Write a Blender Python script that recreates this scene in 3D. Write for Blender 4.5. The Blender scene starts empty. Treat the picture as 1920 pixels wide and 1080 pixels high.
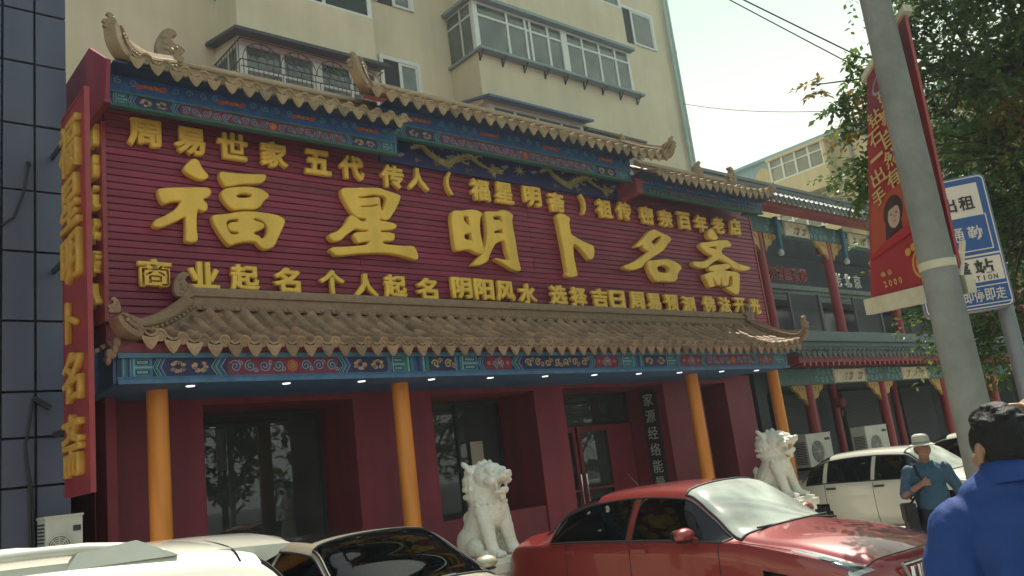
import bpy, bmesh, math, random
import numpy as np
from mathutils import Vector, Matrix, Euler

random.seed(7)
S = bpy.context.scene
C = S.collection
rad = math.radians

# ------------------------------------------------------------------ camera
cam = bpy.data.objects.new("camera", bpy.data.cameras.new("camera"))
C.objects.link(cam)
RX = Vector((0.757259, -0.641779, -0.121159))
RY = Vector((-0.047227, -0.238831, 0.969912))
RZ = Vector((-0.651405, -0.728752, -0.211166))
M = Matrix((RX, RY, RZ)).transposed().to_4x4()
M.translation = Vector((0, 0, 1.75))
cam.matrix_world = M
cam.data.sensor_width = 36
cam.data.lens = 30.0
cam.data.clip_end = 2000
cam.data.clip_start = 0.05
S.camera = cam

# ------------------------------------------------------------------ sky and sun
SUN_EL, SUN_AZ = 60.0, 14.0            # azimuth counted from +X towards +Y
W = bpy.data.worlds.new("World")
S.world = W
W.use_nodes = True
wn = W.node_tree
bg = wn.nodes["Background"]
sky = wn.nodes.new("ShaderNodeTexSky")
sky.sky_type = 'NISHITA'
sky.sun_disc = False
sky.sun_elevation = rad(SUN_EL)
sky.sun_rotation = rad(90 - SUN_AZ)
sky.air_density = 1.0
sky.dust_density = 2.0
sky.ozone_density = 1.0
tint = wn.nodes.new("ShaderNodeMix")
tint.data_type = 'RGBA'
tint.blend_type = 'MULTIPLY'
tint.inputs[0].default_value = 1.0
tint.inputs[7].default_value = (1.0, 1.1, 0.80, 1)
wn.links.new(sky.outputs[0], tint.inputs[6])
# pale summer haze: a bright milky horizon that clears a little towards the zenith
wtc = wn.nodes.new("ShaderNodeTexCoord")
wsep = wn.nodes.new("ShaderNodeSeparateXYZ")
wn.links.new(wtc.outputs["Generated"], wsep.inputs[0])
ramp = wn.nodes.new("ShaderNodeValToRGB")
el = ramp.color_ramp.elements
el[0].position, el[0].color = 0.0, (0.82, 0.80, 0.74, 1)
el[1].position, el[1].color = 1.0, (0.50, 0.47, 0.62, 1)
e2 = el.new(0.32); e2.color = (0.98, 1.02, 0.82, 1)
e3 = el.new(0.60); e3.color = (0.34, 0.58, 0.49, 1)
wn.links.new(wsep.outputs[2], ramp.inputs[0])
gain = wn.nodes.new("ShaderNodeVectorMath")
gain.operation = 'SCALE'
gain.inputs["Scale"].default_value = 0.66 / 0.12
wn.links.new(ramp.outputs[0], gain.inputs[0])
hz = wn.nodes.new("ShaderNodeMix")
hz.data_type = 'RGBA'
hz.inputs[0].default_value = 0.80
wn.links.new(tint.outputs[2], hz.inputs[6])
wn.links.new(gain.outputs[0], hz.inputs[7])
wn.links.new(hz.outputs[2], bg.inputs[0])
bg.inputs[1].default_value = 0.12

sun = bpy.data.objects.new("sun", bpy.data.lights.new("sun", 'SUN'))
C.objects.link(sun)
sd = Vector((math.cos(rad(SUN_AZ)) * math.cos(rad(SUN_EL)), math.sin(rad(SUN_AZ)) * math.cos(rad(SUN_EL)), math.sin(rad(SUN_EL))))
sun.rotation_euler = sd.to_track_quat('Z', 'Y').to_euler()
sun.data.energy = 4.1
sun.data.angle = rad(0.5)
sun.data.color = (1.0, 0.93, 0.80)

S.view_settings.view_transform = 'Standard'
S.view_settings.look = 'None'
S.view_settings.exposure = 0.88
S.view_settings.gamma = 1.0

# ------------------------------------------------------------------ materials
def mat(name, col=(0.5, 0.5, 0.5), rough=0.6, metal=0.0, var=0.12, vs=6.0, bump=0.0, bs=40.0, attr=False,
        spec=0.5, coat=0.0, stretch=None, streak=0.0):
    m = bpy.data.materials.new(name)
    m.use_nodes = True
    nt = m.node_tree
    b = nt.nodes["Principled BSDF"]
    b.inputs["Roughness"].default_value = rough
    b.inputs["Metallic"].default_value = metal
    b.inputs["Specular IOR Level"].default_value = spec
    b.inputs["Coat Weight"].default_value = coat
    b.inputs["Coat Roughness"].default_value = 0.03
    tc = nt.nodes.new("ShaderNodeTexCoord")
    vec = tc.outputs["Object"]
    if stretch:
        mp = nt.nodes.new("ShaderNodeMapping")
        mp.inputs["Scale"].default_value = stretch
        nt.links.new(vec, mp.inputs[0])
        vec = mp.outputs[0]
    nz = nt.nodes.new("ShaderNodeTexNoise")
    nz.inputs["Scale"].default_value = vs
    nz.inputs["Detail"].default_value = 6
    nz.inputs["Roughness"].default_value = 0.65
    nt.links.new(vec, nz.inputs["Vector"])
    mr = nt.nodes.new("ShaderNodeMapRange")
    mr.inputs[1].default_value = 0.25
    mr.inputs[2].default_value = 0.75
    mr.inputs[3].default_value = 1 - var
    mr.inputs[4].default_value = 1 + var
    nt.links.new(nz.outputs[0], mr.inputs[0])
    fac = mr.outputs[0]
    if streak > 0:
        mp2 = nt.nodes.new("ShaderNodeMapping")
        mp2.inputs["Scale"].default_value = (2.0, 2.0, 0.10)
        nt.links.new(tc.outputs["Object"], mp2.inputs[0])
        n2 = nt.nodes.new("ShaderNodeTexNoise")
        n2.inputs["Scale"].default_value = 1.6
        n2.inputs["Detail"].default_value = 5
        nt.links.new(mp2.outputs[0], n2.inputs["Vector"])
        m2 = nt.nodes.new("ShaderNodeMapRange")
        m2.inputs[1].default_value = 0.35
        m2.inputs[2].default_value = 0.7
        m2.inputs[3].default_value = 1 + streak * 0.4
        m2.inputs[4].default_value = 1 - streak
        nt.links.new(n2.outputs[0], m2.inputs[0])
        mm = nt.nodes.new("ShaderNodeMath")
        mm.operation = 'MULTIPLY'
        nt.links.new(fac, mm.inputs[0])
        nt.links.new(m2.outputs[0], mm.inputs[1])
        fac = mm.outputs[0]
    mul = nt.nodes.new("ShaderNodeVectorMath")
    mul.operation = 'SCALE'
    if attr:
        at = nt.nodes.new("ShaderNodeAttribute")
        at.attribute_name = "Col"
        nt.links.new(at.outputs["Color"], mul.inputs[0])
    else:
        mul.inputs[0].default_value = col[:3]
    nt.links.new(fac, mul.inputs["Scale"])
    nt.links.new(mul.outputs[0], b.inputs["Base Color"])
    if bump > 0:
        nb = nt.nodes.new("ShaderNodeTexNoise")
        nb.inputs["Scale"].default_value = bs
        nb.inputs["Detail"].default_value = 4
        nt.links.new(vec, nb.inputs["Vector"])
        bp = nt.nodes.new("ShaderNodeBump")
        bp.inputs["Strength"].default_value = bump
        bp.inputs["Distance"].default_value = 0.02
        nt.links.new(nb.outputs[0], bp.inputs["Height"])
        nt.links.new(bp.outputs[0], b.inputs["Normal"])
    return m

def emit(name, col, st):
    m = bpy.data.materials.new(name)
    m.use_nodes = True
    b = m.node_tree.nodes["Principled BSDF"]
    b.inputs["Base Color"].default_value = (*col, 1)
    b.inputs["Emission Color"].default_value = (*col, 1)
    b.inputs["Emission Strength"].default_value = st
    return m

def glass(name, tr=(0.25, 0.28, 0.3), ior=1.5, rough=0.02, dust_glare=0.0):
    m = bpy.data.materials.new(name)
    m.use_nodes = True
    nt = m.node_tree
    nt.nodes.remove(nt.nodes["Principled BSDF"])
    out = nt.nodes["Material Output"]
    t = nt.nodes.new("ShaderNodeBsdfTransparent")
    t.inputs[0].default_value = (*tr, 1)
    g = nt.nodes.new("ShaderNodeBsdfGlossy")
    g.inputs["Roughness"].default_value = rough
    f = nt.nodes.new("ShaderNodeFresnel")
    f.inputs[0].default_value = ior
    mx = nt.nodes.new("ShaderNodeMixShader")
    nt.links.new(f.outputs[0], mx.inputs[0])
    nt.links.new(t.outputs[0], mx.inputs[1])
    nt.links.new(g.outputs[0], mx.inputs[2])
    last = mx
    if dust_glare > 0:  # patchy pale diffuse layer: dust plus glare painted into the glass
        d = nt.nodes.new("ShaderNodeBsdfDiffuse")
        d.inputs[0].default_value = (0.68, 0.74, 0.66, 1)
        tc = nt.nodes.new("ShaderNodeTexCoord")
        nz = nt.nodes.new("ShaderNodeTexNoise")
        nz.inputs["Scale"].default_value = 2.2
        nz.inputs["Detail"].default_value = 5
        nt.links.new(tc.outputs["Object"], nz.inputs["Vector"])
        mr = nt.nodes.new("ShaderNodeMapRange")
        mr.inputs[1].default_value = 0.3
        mr.inputs[2].default_value = 0.7
        mr.inputs[3].default_value = dust_glare * 0.5
        mr.inputs[4].default_value = dust_glare * 1.5
        nt.links.new(nz.outputs[0], mr.inputs[0])
        m2 = nt.nodes.new("ShaderNodeMixShader")
        nt.links.new(mr.outputs[0], m2.inputs[0])
        nt.links.new(mx.outputs[0], m2.inputs[1])
        nt.links.new(d.outputs[0], m2.inputs[2])
        last = m2
    nt.links.new(last.outputs[0], out.inputs[0])
    return m

def leaf_mat(name):
    m = bpy.data.materials.new(name)
    m.use_nodes = True
    nt = m.node_tree
    nt.nodes.remove(nt.nodes["Principled BSDF"])
    at = nt.nodes.new("ShaderNodeAttribute")
    at.attribute_name = "Col"
    d = nt.nodes.new("ShaderNodeBsdfDiffuse")
    t = nt.nodes.new("ShaderNodeBsdfTranslucent")
    g = nt.nodes.new("ShaderNodeBsdfGlossy")
    g.inputs["Roughness"].default_value = 0.35
    nt.links.new(at.outputs["Color"], d.inputs[0])
    hs = nt.nodes.new("ShaderNodeHueSaturation")
    hs.inputs["Value"].default_value = 1.5
    hs.inputs["Hue"].default_value = 0.48
    nt.links.new(at.outputs["Color"], hs.inputs["Color"])
    nt.links.new(hs.outputs[0], t.inputs[0])
    m1 = nt.nodes.new("ShaderNodeMixShader")
    m1.inputs[0].default_value = 0.35
    nt.links.new(d.outputs[0], m1.inputs[1])
    nt.links.new(t.outputs[0], m1.inputs[2])
    m2 = nt.nodes.new("ShaderNodeMixShader")
    m2.inputs[0].default_value = 0.05
    nt.links.new(m1.outputs[0], m2.inputs[1])
    nt.links.new(g.outputs[0], m2.inputs[2])
    nt.links.new(m2.outputs[0], nt.nodes["Material Output"].inputs[0])
    return m

MT = {}
MT['paint'] = mat("painted_colours", attr=True, rough=0.6, var=0.32, vs=9)
MT['print'] = mat("printed_colours", attr=True, rough=0.4, var=0.05, vs=8)
MT['slat'] = mat("maroon_slat", (0.185, 0.017, 0.056), 0.5, attr=True, var=0.16, vs=2.2, bump=0.08, bs=18, stretch=(0.6, 1, 4), streak=0.10)
MT['gold'] = mat("gold_letter", (0.84, 0.52, 0.075), 0.5, var=0.12, vs=5, bump=0.05, bs=60, streak=0.14)
MT['redwall'] = mat("dark_red_wall", (0.215, 0.018, 0.042), 0.55, var=0.2, vs=1.6, bump=0.06, bs=30, streak=0.22)
MT['orange'] = mat("orange_column", (0.72, 0.25, 0.035), 0.42, var=0.16, vs=3, stretch=(4, 4, 0.5), streak=0.08)
MT['tile'] = mat("clay_tile", (0.27, 0.17, 0.105), 0.68, var=0.28, vs=9, bump=0.15, bs=50)
MT['uptile'] = mat("glazed_upper_tile", (0.26, 0.185, 0.105), 0.55, var=0.25, vs=9, bump=0.12, bs=50)
MT['tile_v'] = mat("clay_tile_pieces", attr=True, rough=0.68, var=0.30, vs=7, bump=0.2, bs=60)
MT['uptile_v'] = mat("upper_tile_pieces", attr=True, rough=0.5, var=0.30, vs=7, bump=0.2, bs=60)
MT['greytile_v'] = mat("grey_tile_pieces", attr=True, rough=0.55, var=0.30, vs=7, bump=0.2, bs=60)
TILE_COL = {'tile': (0.29, 0.18, 0.11), 'uptile': (0.29, 0.19, 0.095), 'greytile': (0.085, 0.10, 0.10)}
MT['greytile'] = mat("grey_green_tile", (0.085, 0.10, 0.095), 0.5, var=0.25, vs=9, bump=0.12, bs=50)
MT['bluewood'] = mat("blue_painted_wood", (0.035, 0.085, 0.19), 0.5, var=0.2, vs=4)
MT['teal'] = mat("teal_painted_wood", (0.04, 0.14, 0.16), 0.5, var=0.2, vs=4)
MT['redwood'] = mat("red_painted_wood", (0.27, 0.026, 0.036), 0.45, var=0.15, vs=4)
MT['stucco'] = mat("beige_stucco", (0.60, 0.525, 0.365), 0.85, var=0.16, vs=0.35, bump=0.12, bs=60, streak=0.05)
MT['stucco2'] = mat("yellow_stucco", (0.55, 0.46, 0.26), 0.85, var=0.07, vs=0.4, bump=0.1, bs=40, streak=0.1)
MT['panel'] = mat("grey_blue_panel", (0.062, 0.066, 0.115), 0.42, var=0.14, vs=1.4, bump=0.03, bs=50, streak=0.12)
MT['joint'] = mat("dark_joint", (0.012, 0.012, 0.02), 0.8)
MT['white'] = mat("white_frame", (0.62, 0.65, 0.60), 0.45, var=0.06)
MT['dark'] = mat("dark_metal", (0.02, 0.022, 0.028), 0.5)
MT['black'] = mat("black_rubber", (0.012, 0.012, 0.014), 0.6)
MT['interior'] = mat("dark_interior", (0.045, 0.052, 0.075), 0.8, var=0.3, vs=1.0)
MT['stone'] = mat("white_stone", (0.80, 0.78, 0.69), 0.75, var=0.14, vs=5, bump=0.25, bs=45)
MT['concrete'] = mat("pole_concrete", (0.215, 0.215, 0.195), 0.85, var=0.30, vs=3, bump=0.2, bs=50, streak=0.15)
MT['steel'] = mat("galvanised_steel", (0.24, 0.26, 0.28), 0.5, metal=0.4, var=0.15)
MT['cream'] = mat("cream_metal", (0.55, 0.50, 0.36), 0.5, var=0.15, vs=10)
MT['asphalt'] = mat("asphalt", (0.05, 0.05, 0.052), 0.9, var=0.25, vs=3, bump=0.3, bs=90)
MT['paver'] = mat("pavement_stone", (0.44, 0.40, 0.35), 0.85, var=0.2, vs=2.5, bump=0.2, bs=60)
MT['bark'] = mat("bark", (0.06, 0.048, 0.036), 0.9, var=0.3, vs=10, bump=0.5, bs=30)
MT['leaf'] = leaf_mat("leaves")
MT['brick'] = mat("dark_grey_brick", (0.045, 0.05, 0.062), 0.8, var=0.2, vs=6, bump=0.1)
MT['pane'] = glass("window_glass", (0.45, 0.50, 0.58), 1.75, 0.012, dust_glare=0.05)
MT['skyglass'] = glass("balcony_glass", (0.62, 0.70, 0.68), 1.8, 0.02, dust_glare=0.10)
MT['carglass'] = glass("car_glass", (0.16, 0.18, 0.19), 1.55, 0.015)
MT['wsglass'] = glass("windscreen_glass", (0.50, 0.56, 0.54), 2.2, 0.12, dust_glare=0.42)  # strong pale layer paints the bright sky glare over the dusty windscreen
MT['curtain'] = mat("pale_curtain", (0.60, 0.66, 0.64), 0.8, var=0.2, vs=8, stretch=(6, 6, 0.4))
MT['lamp'] = emit("lamp_white", (1.0, 0.97, 0.9), 0.9)
MT['chrome'] = mat("chrome", (0.75, 0.76, 0.76), 0.12, metal=1.0, var=0.02)
MT['acwhite'] = mat("air_conditioner_white", (0.52, 0.51, 0.45), 0.5, var=0.1, streak=0.12)

# ------------------------------------------------------------------ mesh helpers
class MB:
    def __init__(self):
        self.v, self.f, self.c, self.m = [], [], [], []
        self.col = (0.5, 0.5, 0.5)
        self.mi = 0
        self.br = []
    def add(self, vs, fs):
        o = len(self.v)
        self.v.extend([tuple(p) for p in vs])
        for f in fs:
            self.f.append(tuple(i + o for i in f))
            self.c.append(self.col)
            self.m.append(self.mi)
    def mark(self):
        self.br.append(len(self.f))
    def build_each(self, name, mats, parent=None, loc=(0, 0, 0), smooth=False):
        cuts = sorted(set([0] + self.br + [len(self.f)]))
        out = []
        for a, c in zip(cuts, cuts[1:]):
            m = MB()
            used = sorted(set(i for f in self.f[a:c] for i in f))
            ix = {q: k for k, q in enumerate(used)}
            m.v = [self.v[i] for i in used]
            m.f = [tuple(ix[i] for i in f) for f in self.f[a:c]]
            m.c, m.m = self.c[a:c], self.m[a:c]
            out.append(m.build(name, mats, parent, loc, smooth))
        return out
    def poly(self, pts):
        self.add(pts, [tuple(range(len(pts)))])
    def box(self, x0, x1, y0, y1, z0, z1):
        self.add([(x0, y0, z0), (x1, y0, z0), (x1, y1, z0), (x0, y1, z0), (x0, y0, z1), (x1, y0, z1), (x1, y1, z1), (x0, y1, z1)],
                 [(0, 3, 2, 1), (4, 5, 6, 7), (0, 1, 5, 4), (1, 2, 6, 5), (2, 3, 7, 6), (3, 0, 4, 7)])
    def obox(self, c, ax, ay, az):
        c, ax, ay, az = map(Vector, (c, ax, ay, az))
        vs = [c + sx * ax + sy * ay + sz * az for sz in (-1, 1) for sx, sy in ((-1, -1), (1, -1), (1, 1), (-1, 1))]
        self.add(vs, [(0, 3, 2, 1), (4, 5, 6, 7), (0, 1, 5, 4), (1, 2, 6, 5), (2, 3, 7, 6), (3, 0, 4, 7)])
    def tube(self, pts, r, n=8, cap=True):
        pts = [Vector(p) for p in pts]
        k = len(pts)
        rs = r if isinstance(r, (list, tuple)) else [r] * k
        vs = []
        up = Vector((0.31, 0.17, 0.93)).normalized()
        for i, p in enumerate(pts):
            t = (pts[min(i + 1, k - 1)] - pts[max(i - 1, 0)]).normalized()
            u = t.cross(up)
            if u.length < 1e-3:
                u = t.cross(Vector((1, 0, 0)))
            u.normalize()
            w = t.cross(u)
            for j in range(n):
                a = 2 * math.pi * j / n
                vs.append(p + (u * math.cos(a) + w * math.sin(a)) * rs[i])
        fs = []
        for i in range(k - 1):
            for j in range(n):
                a, b = i * n + j, i * n + (j + 1) % n
                fs.append((a, b, b + n, a + n))
        if cap:
            fs.append(tuple(range(n - 1, -1, -1)))
            fs.append(tuple((k - 1) * n + j for j in range(n)))
        self.add(vs, fs)
    def lathe(self, prof, c=(0, 0, 0), n=20, axis='z'):
        vs, fs = [], []
        for r, h in prof:
            for j in range(n):
                a = 2 * math.pi * j / n
                p = (r * math.cos(a), r * math.sin(a), h)
                if axis == 'y':
                    p = (p[0], h, p[1])
                elif axis == 'x':
                    p = (h, p[0], p[1])
                vs.append((p[0] + c[0], p[1] + c[1], p[2] + c[2]))
        for i in range(len(prof) - 1):
            for j in range(n):
                a, b = i * n + j, i * n + (j + 1) % n
                fs.append((a, b, b + n, a + n))
        fs.append(tuple(range(n - 1, -1, -1)))
        fs.append(tuple((len(prof) - 1) * n + j for j in range(n)))
        self.add(vs, fs)
    def ell(self, c, r, nu=12, nv=8, rot=None):
        vs, fs = [], []
        R = Euler(rot).to_matrix() if rot else None
        for i in range(nv + 1):
            th = math.pi * i / nv
            for j in range(nu):
                a = 2 * math.pi * j / nu
                p = Vector((r[0] * math.sin(th) * math.cos(a), r[1] * math.sin(th) * math.sin(a), r[2] * math.cos(th)))
                if R:
                    p = R @ p
                vs.append(p + Vector(c))
        for i in range(nv):
            for j in range(nu):
                a, b = i * nu + j, i * nu + (j + 1) % nu
                fs.append((a, a + nu, b + nu, b))
        self.add(vs, fs)
    def prism(self, outline, y0, y1):
        """outline in (x, z), extruded along Y"""
        n = len(outline)
        vs = [(x, y0, z) for x, z in outline] + [(x, y1, z) for x, z in outline]
        fs = [tuple(range(n)), tuple(range(2 * n - 1, n - 1, -1))]
        for i in range(n):
            j = (i + 1) % n
            fs.append((i, i + n, j + n, j))
        self.add(vs, fs)
    def sweep(self, prof, path, frames):
        """prof: list of (a, b); frames: list of (A, B) vectors per path point"""
        n = len(prof)
        vs = []
        for p, (A, B) in zip(path, frames):
            p, A, B = Vector(p), Vector(A), Vector(B)
            for a, b in prof:
                vs.append(p + A * a + B * b)
        fs = []
        for i in range(len(path) - 1):
            for j in range(n):
                a, b = i * n + j, i * n + (j + 1) % n
                fs.append((a, a + n, b + n, b))
        fs.append(tuple(range(n)))
        fs.append(tuple((len(path) - 1) * n + j for j in range(n - 1, -1, -1)))
        self.add(vs, fs)
    def build(self, name, mats, parent=None, loc=(0, 0, 0), smooth=False, fix=True):
        me = bpy.data.meshes.new(name)
        me.from_pydata(self.v, [], self.f)
        if not isinstance(mats, (list, tuple)):
            mats = [mats]
        for m in mats:
            me.materials.append(m)
        me.polygons.foreach_set("material_index", self.m)
        a = me.color_attributes.new("Col", 'FLOAT_COLOR', 'CORNER')
        arr = []
        for f, c in zip(self.f, self.c):
            arr.extend((c[0], c[1], c[2], 1.0) * len(f))
        a.data.foreach_set("color", arr)
        if fix:
            bm = bmesh.new()
            bm.from_mesh(me)
            bmesh.ops.recalc_face_normals(bm, faces=bm.faces)
            bm.to_mesh(me)
            bm.free()
        if smooth:
            for p in me.polygons:
                p.use_smooth = True
            if smooth != 'all':
                try:
                    me.set_sharp_from_angle(angle=rad(38))
                except Exception:
                    pass
        me.update()
        o = bpy.data.objects.new(name, me)
        C.objects.link(o)
        o.location = loc
        if parent is not None:
            o.parent = parent
        return o

def tag(o, label=None, cat=None, group=None, kind=None):
    if label: o['label'] = label
    if cat: o['category'] = cat
    if group: o['group'] = group
    if kind: o['kind'] = kind
    return o

def thing(name, label, cat, loc=(0, 0, 0), rz=0.0, group=None):
    o = bpy.data.objects.new(name, None)
    C.objects.link(o)
    o.empty_display_size = 0.2
    o.location = loc
    o.rotation_euler = (0, 0, rz)
    return tag(o, label, cat, group)

def link_mesh(me, name, parent=None, loc=(0, 0, 0), rot=(0, 0, 0), sc=(1, 1, 1)):
    o = bpy.data.objects.new(name, me)
    C.objects.link(o)
    o.parent = parent
    o.location = loc
    o.rotation_euler = rot
    o.scale = sc
    return o

def evaluated(ob):
    dg = bpy.context.evaluated_depsgraph_get()
    dg.update()
    return bpy.data.meshes.new_from_object(ob.evaluated_get(dg))

_gly = {}
def glyph(ch, m, depth=0.06, bevel=0.02, weight=0.02, res=2):
    """one character as a mesh, about 1 unit tall, centred, facing -Y"""
    key = (ch, m.name, depth, bevel, weight)
    if key in _gly:
        return _gly[key]
    cu = bpy.data.curves.new("glyph", 'FONT')
    cu.body = ch
    cu.size = 1.0
    cu.resolution_u = res
    cu.extrude = depth
    cu.bevel_depth = bevel
    cu.bevel_resolution = 1
    cu.offset = weight
    ob = bpy.data.objects.new("glyph", cu)
    C.objects.link(ob)
    me = evaluated(ob)
    bpy.data.objects.remove(ob)
    bpy.data.curves.remove(cu)
    n = len(me.vertices)
    co = np.empty(n * 3)
    me.vertices.foreach_get("co", co)
    co = co.reshape(-1, 3)
    mn, mx = co.min(0), co.max(0)
    co -= (mn + mx) / 2
    co = np.stack([co[:, 0], -co[:, 2], co[:, 1]], 1)
    me.vertices.foreach_set("co", co.ravel())
    me.materials.clear()
    me.materials.append(m)
    me.name = "character"
    me.update()
    _gly[key] = (me, float(mx[0] - mn[0]), float(mx[1] - mn[1]))
    return _gly[key]

def put_char(ch, m, parent, c, w, h, rz=0.0, depth=0.06, bevel=0.02, weight=0.02, name="character", rot=None, full=True):
    me, gw, gh = glyph(ch, m, depth, bevel, weight)
    if full:
        sx, sz = w / gw, h / gh
    else:
        sx = sz = h
    o = link_mesh(me, name, parent, c, rot or (0, 0, rz), (sx, h, sz))
    return o

def chaikin(p, it=1):
    for _ in range(it):
        q = []
        n = len(p)
        for i in range(n):
            a, b = p[i], p[(i + 1) % n]
            q.append((a[0] * .8 + b[0] * .2, a[1] * .8 + b[1] * .2))
            q.append((a[0] * .2 + b[0] * .8, a[1] * .2 + b[1] * .8))
        p = q
    return p

def outline_mesh(polys, m, depth, bevel, name, parent, y):
    """closed (x, z) outlines with holes -> a thick bevelled solid facing -Y"""
    cu = bpy.data.curves.new(name, 'CURVE')
    cu.dimensions = '2D'
    cu.fill_mode = 'BOTH'
    cu.extrude = depth
    cu.bevel_depth = bevel
    cu.bevel_resolution = 2
    cu.offset = -bevel * 0.7
    for p in polys:
        p = chaikin(p, 2)
        sp = cu.splines.new('POLY')
        sp.points.add(len(p) - 1)
        for q, (x, z) in zip(sp.points, p):
            q.co = (x, z, 0, 1)
        sp.use_cyclic_u = True
    ob = bpy.data.objects.new(name, cu)
    C.objects.link(ob)
    me = evaluated(ob)
    bpy.data.objects.remove(ob)
    bpy.data.curves.remove(cu)
    n = len(me.vertices)
    co = np.empty(n * 3)
    me.vertices.foreach_get("co", co)
    co = co.reshape(-1, 3)
    cx, cz = (co[:, 0].min() + co[:, 0].max()) / 2, (co[:, 1].min() + co[:, 1].max()) / 2
    co = np.stack([co[:, 0] - cx, -co[:, 2], co[:, 1] - cz], 1)
    me.vertices.foreach_set("co", co.ravel())
    me.materials.clear()
    me.materials.append(m)
    me.update()
    return link_mesh(me, name, parent, (cx, y, cz))

def lerp(a, b, t):
    return a + (b - a) * t

def blob(items, name, m, parent=None, voxel=0.012, smooth_it=4, disp=0.0, dscale=0.05, loc=(0, 0, 0)):
    """ellipsoids and tapered capsules fused into one continuous skin"""
    b = MB()
    for it in items:
        if it[0] == 'e':
            b.ell(it[1], it[2], 16, 12, it[3] if len(it) > 3 else None)
        else:
            _, p0, r0, p1, r1 = it
            p0, p1 = Vector(p0), Vector(p1)
            d = (p1 - p0)
            L = d.length
            d.normalize()
            pts, rs = [], []
            for k in range(7):
                a = math.pi / 2 * (1 - k / 6)
                pts.append(p0 - d * r0 * math.sin(a)); rs.append(max(1e-4, r0 * math.cos(a)))
            for k in range(7):
                a = math.pi / 2 * k / 6
                pts.append(p1 + d * r1 * math.sin(a)); rs.append(max(1e-4, r1 * math.cos(a)))
            b.tube(pts, rs, 14)
    o = b.build(name, m, None)
    md = o.modifiers.new("r", 'REMESH')
    md.mode = 'VOXEL'
    md.voxel_size = voxel
    if smooth_it:
        sm = o.modifiers.new("s", 'SMOOTH')
        sm.iterations = smooth_it
        sm.factor = 0.5
    if disp > 0:
        tx = bpy.data.textures.new("d", 'CLOUDS')
        tx.noise_scale = dscale
        dm = o.modifiers.new("d", 'DISPLACE')
        dm.texture = tx
        dm.strength = disp
        dm.mid_level = 0.5
        dm.texture_coords = 'LOCAL'
    me = evaluated(o)
    bpy.data.objects.remove(o)
    for p in me.polygons:
        p.use_smooth = True
    me.materials.clear()
    me.materials.append(m)
    me.name = name
    return link_mesh(me, name, parent, loc)
# ------------------------------------------------------------------ ground
b = MB(); b.poly([(-600, -600, -0.12), (600, -600, -0.12), (600, 600, -0.12), (-600, 600, -0.12)])
tag(b.build("road", MT['asphalt']), kind='structure', label="grey asphalt road in front of the shops", cat="road")
b = MB(); b.box(-60, 60, 0.85, 40, -0.11, 0.004)
tag(b.build("pavement", MT['paver']), kind='structure', label="grey stone forecourt in front of the shops", cat="pavement")
b = MB(); b.box(-60, 60, 0.70, 0.85, -0.119, 0.03)
tag(b.build("kerb", MT['concrete']), kind='structure', label="low concrete kerb along the forecourt", cat="kerb")
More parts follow.
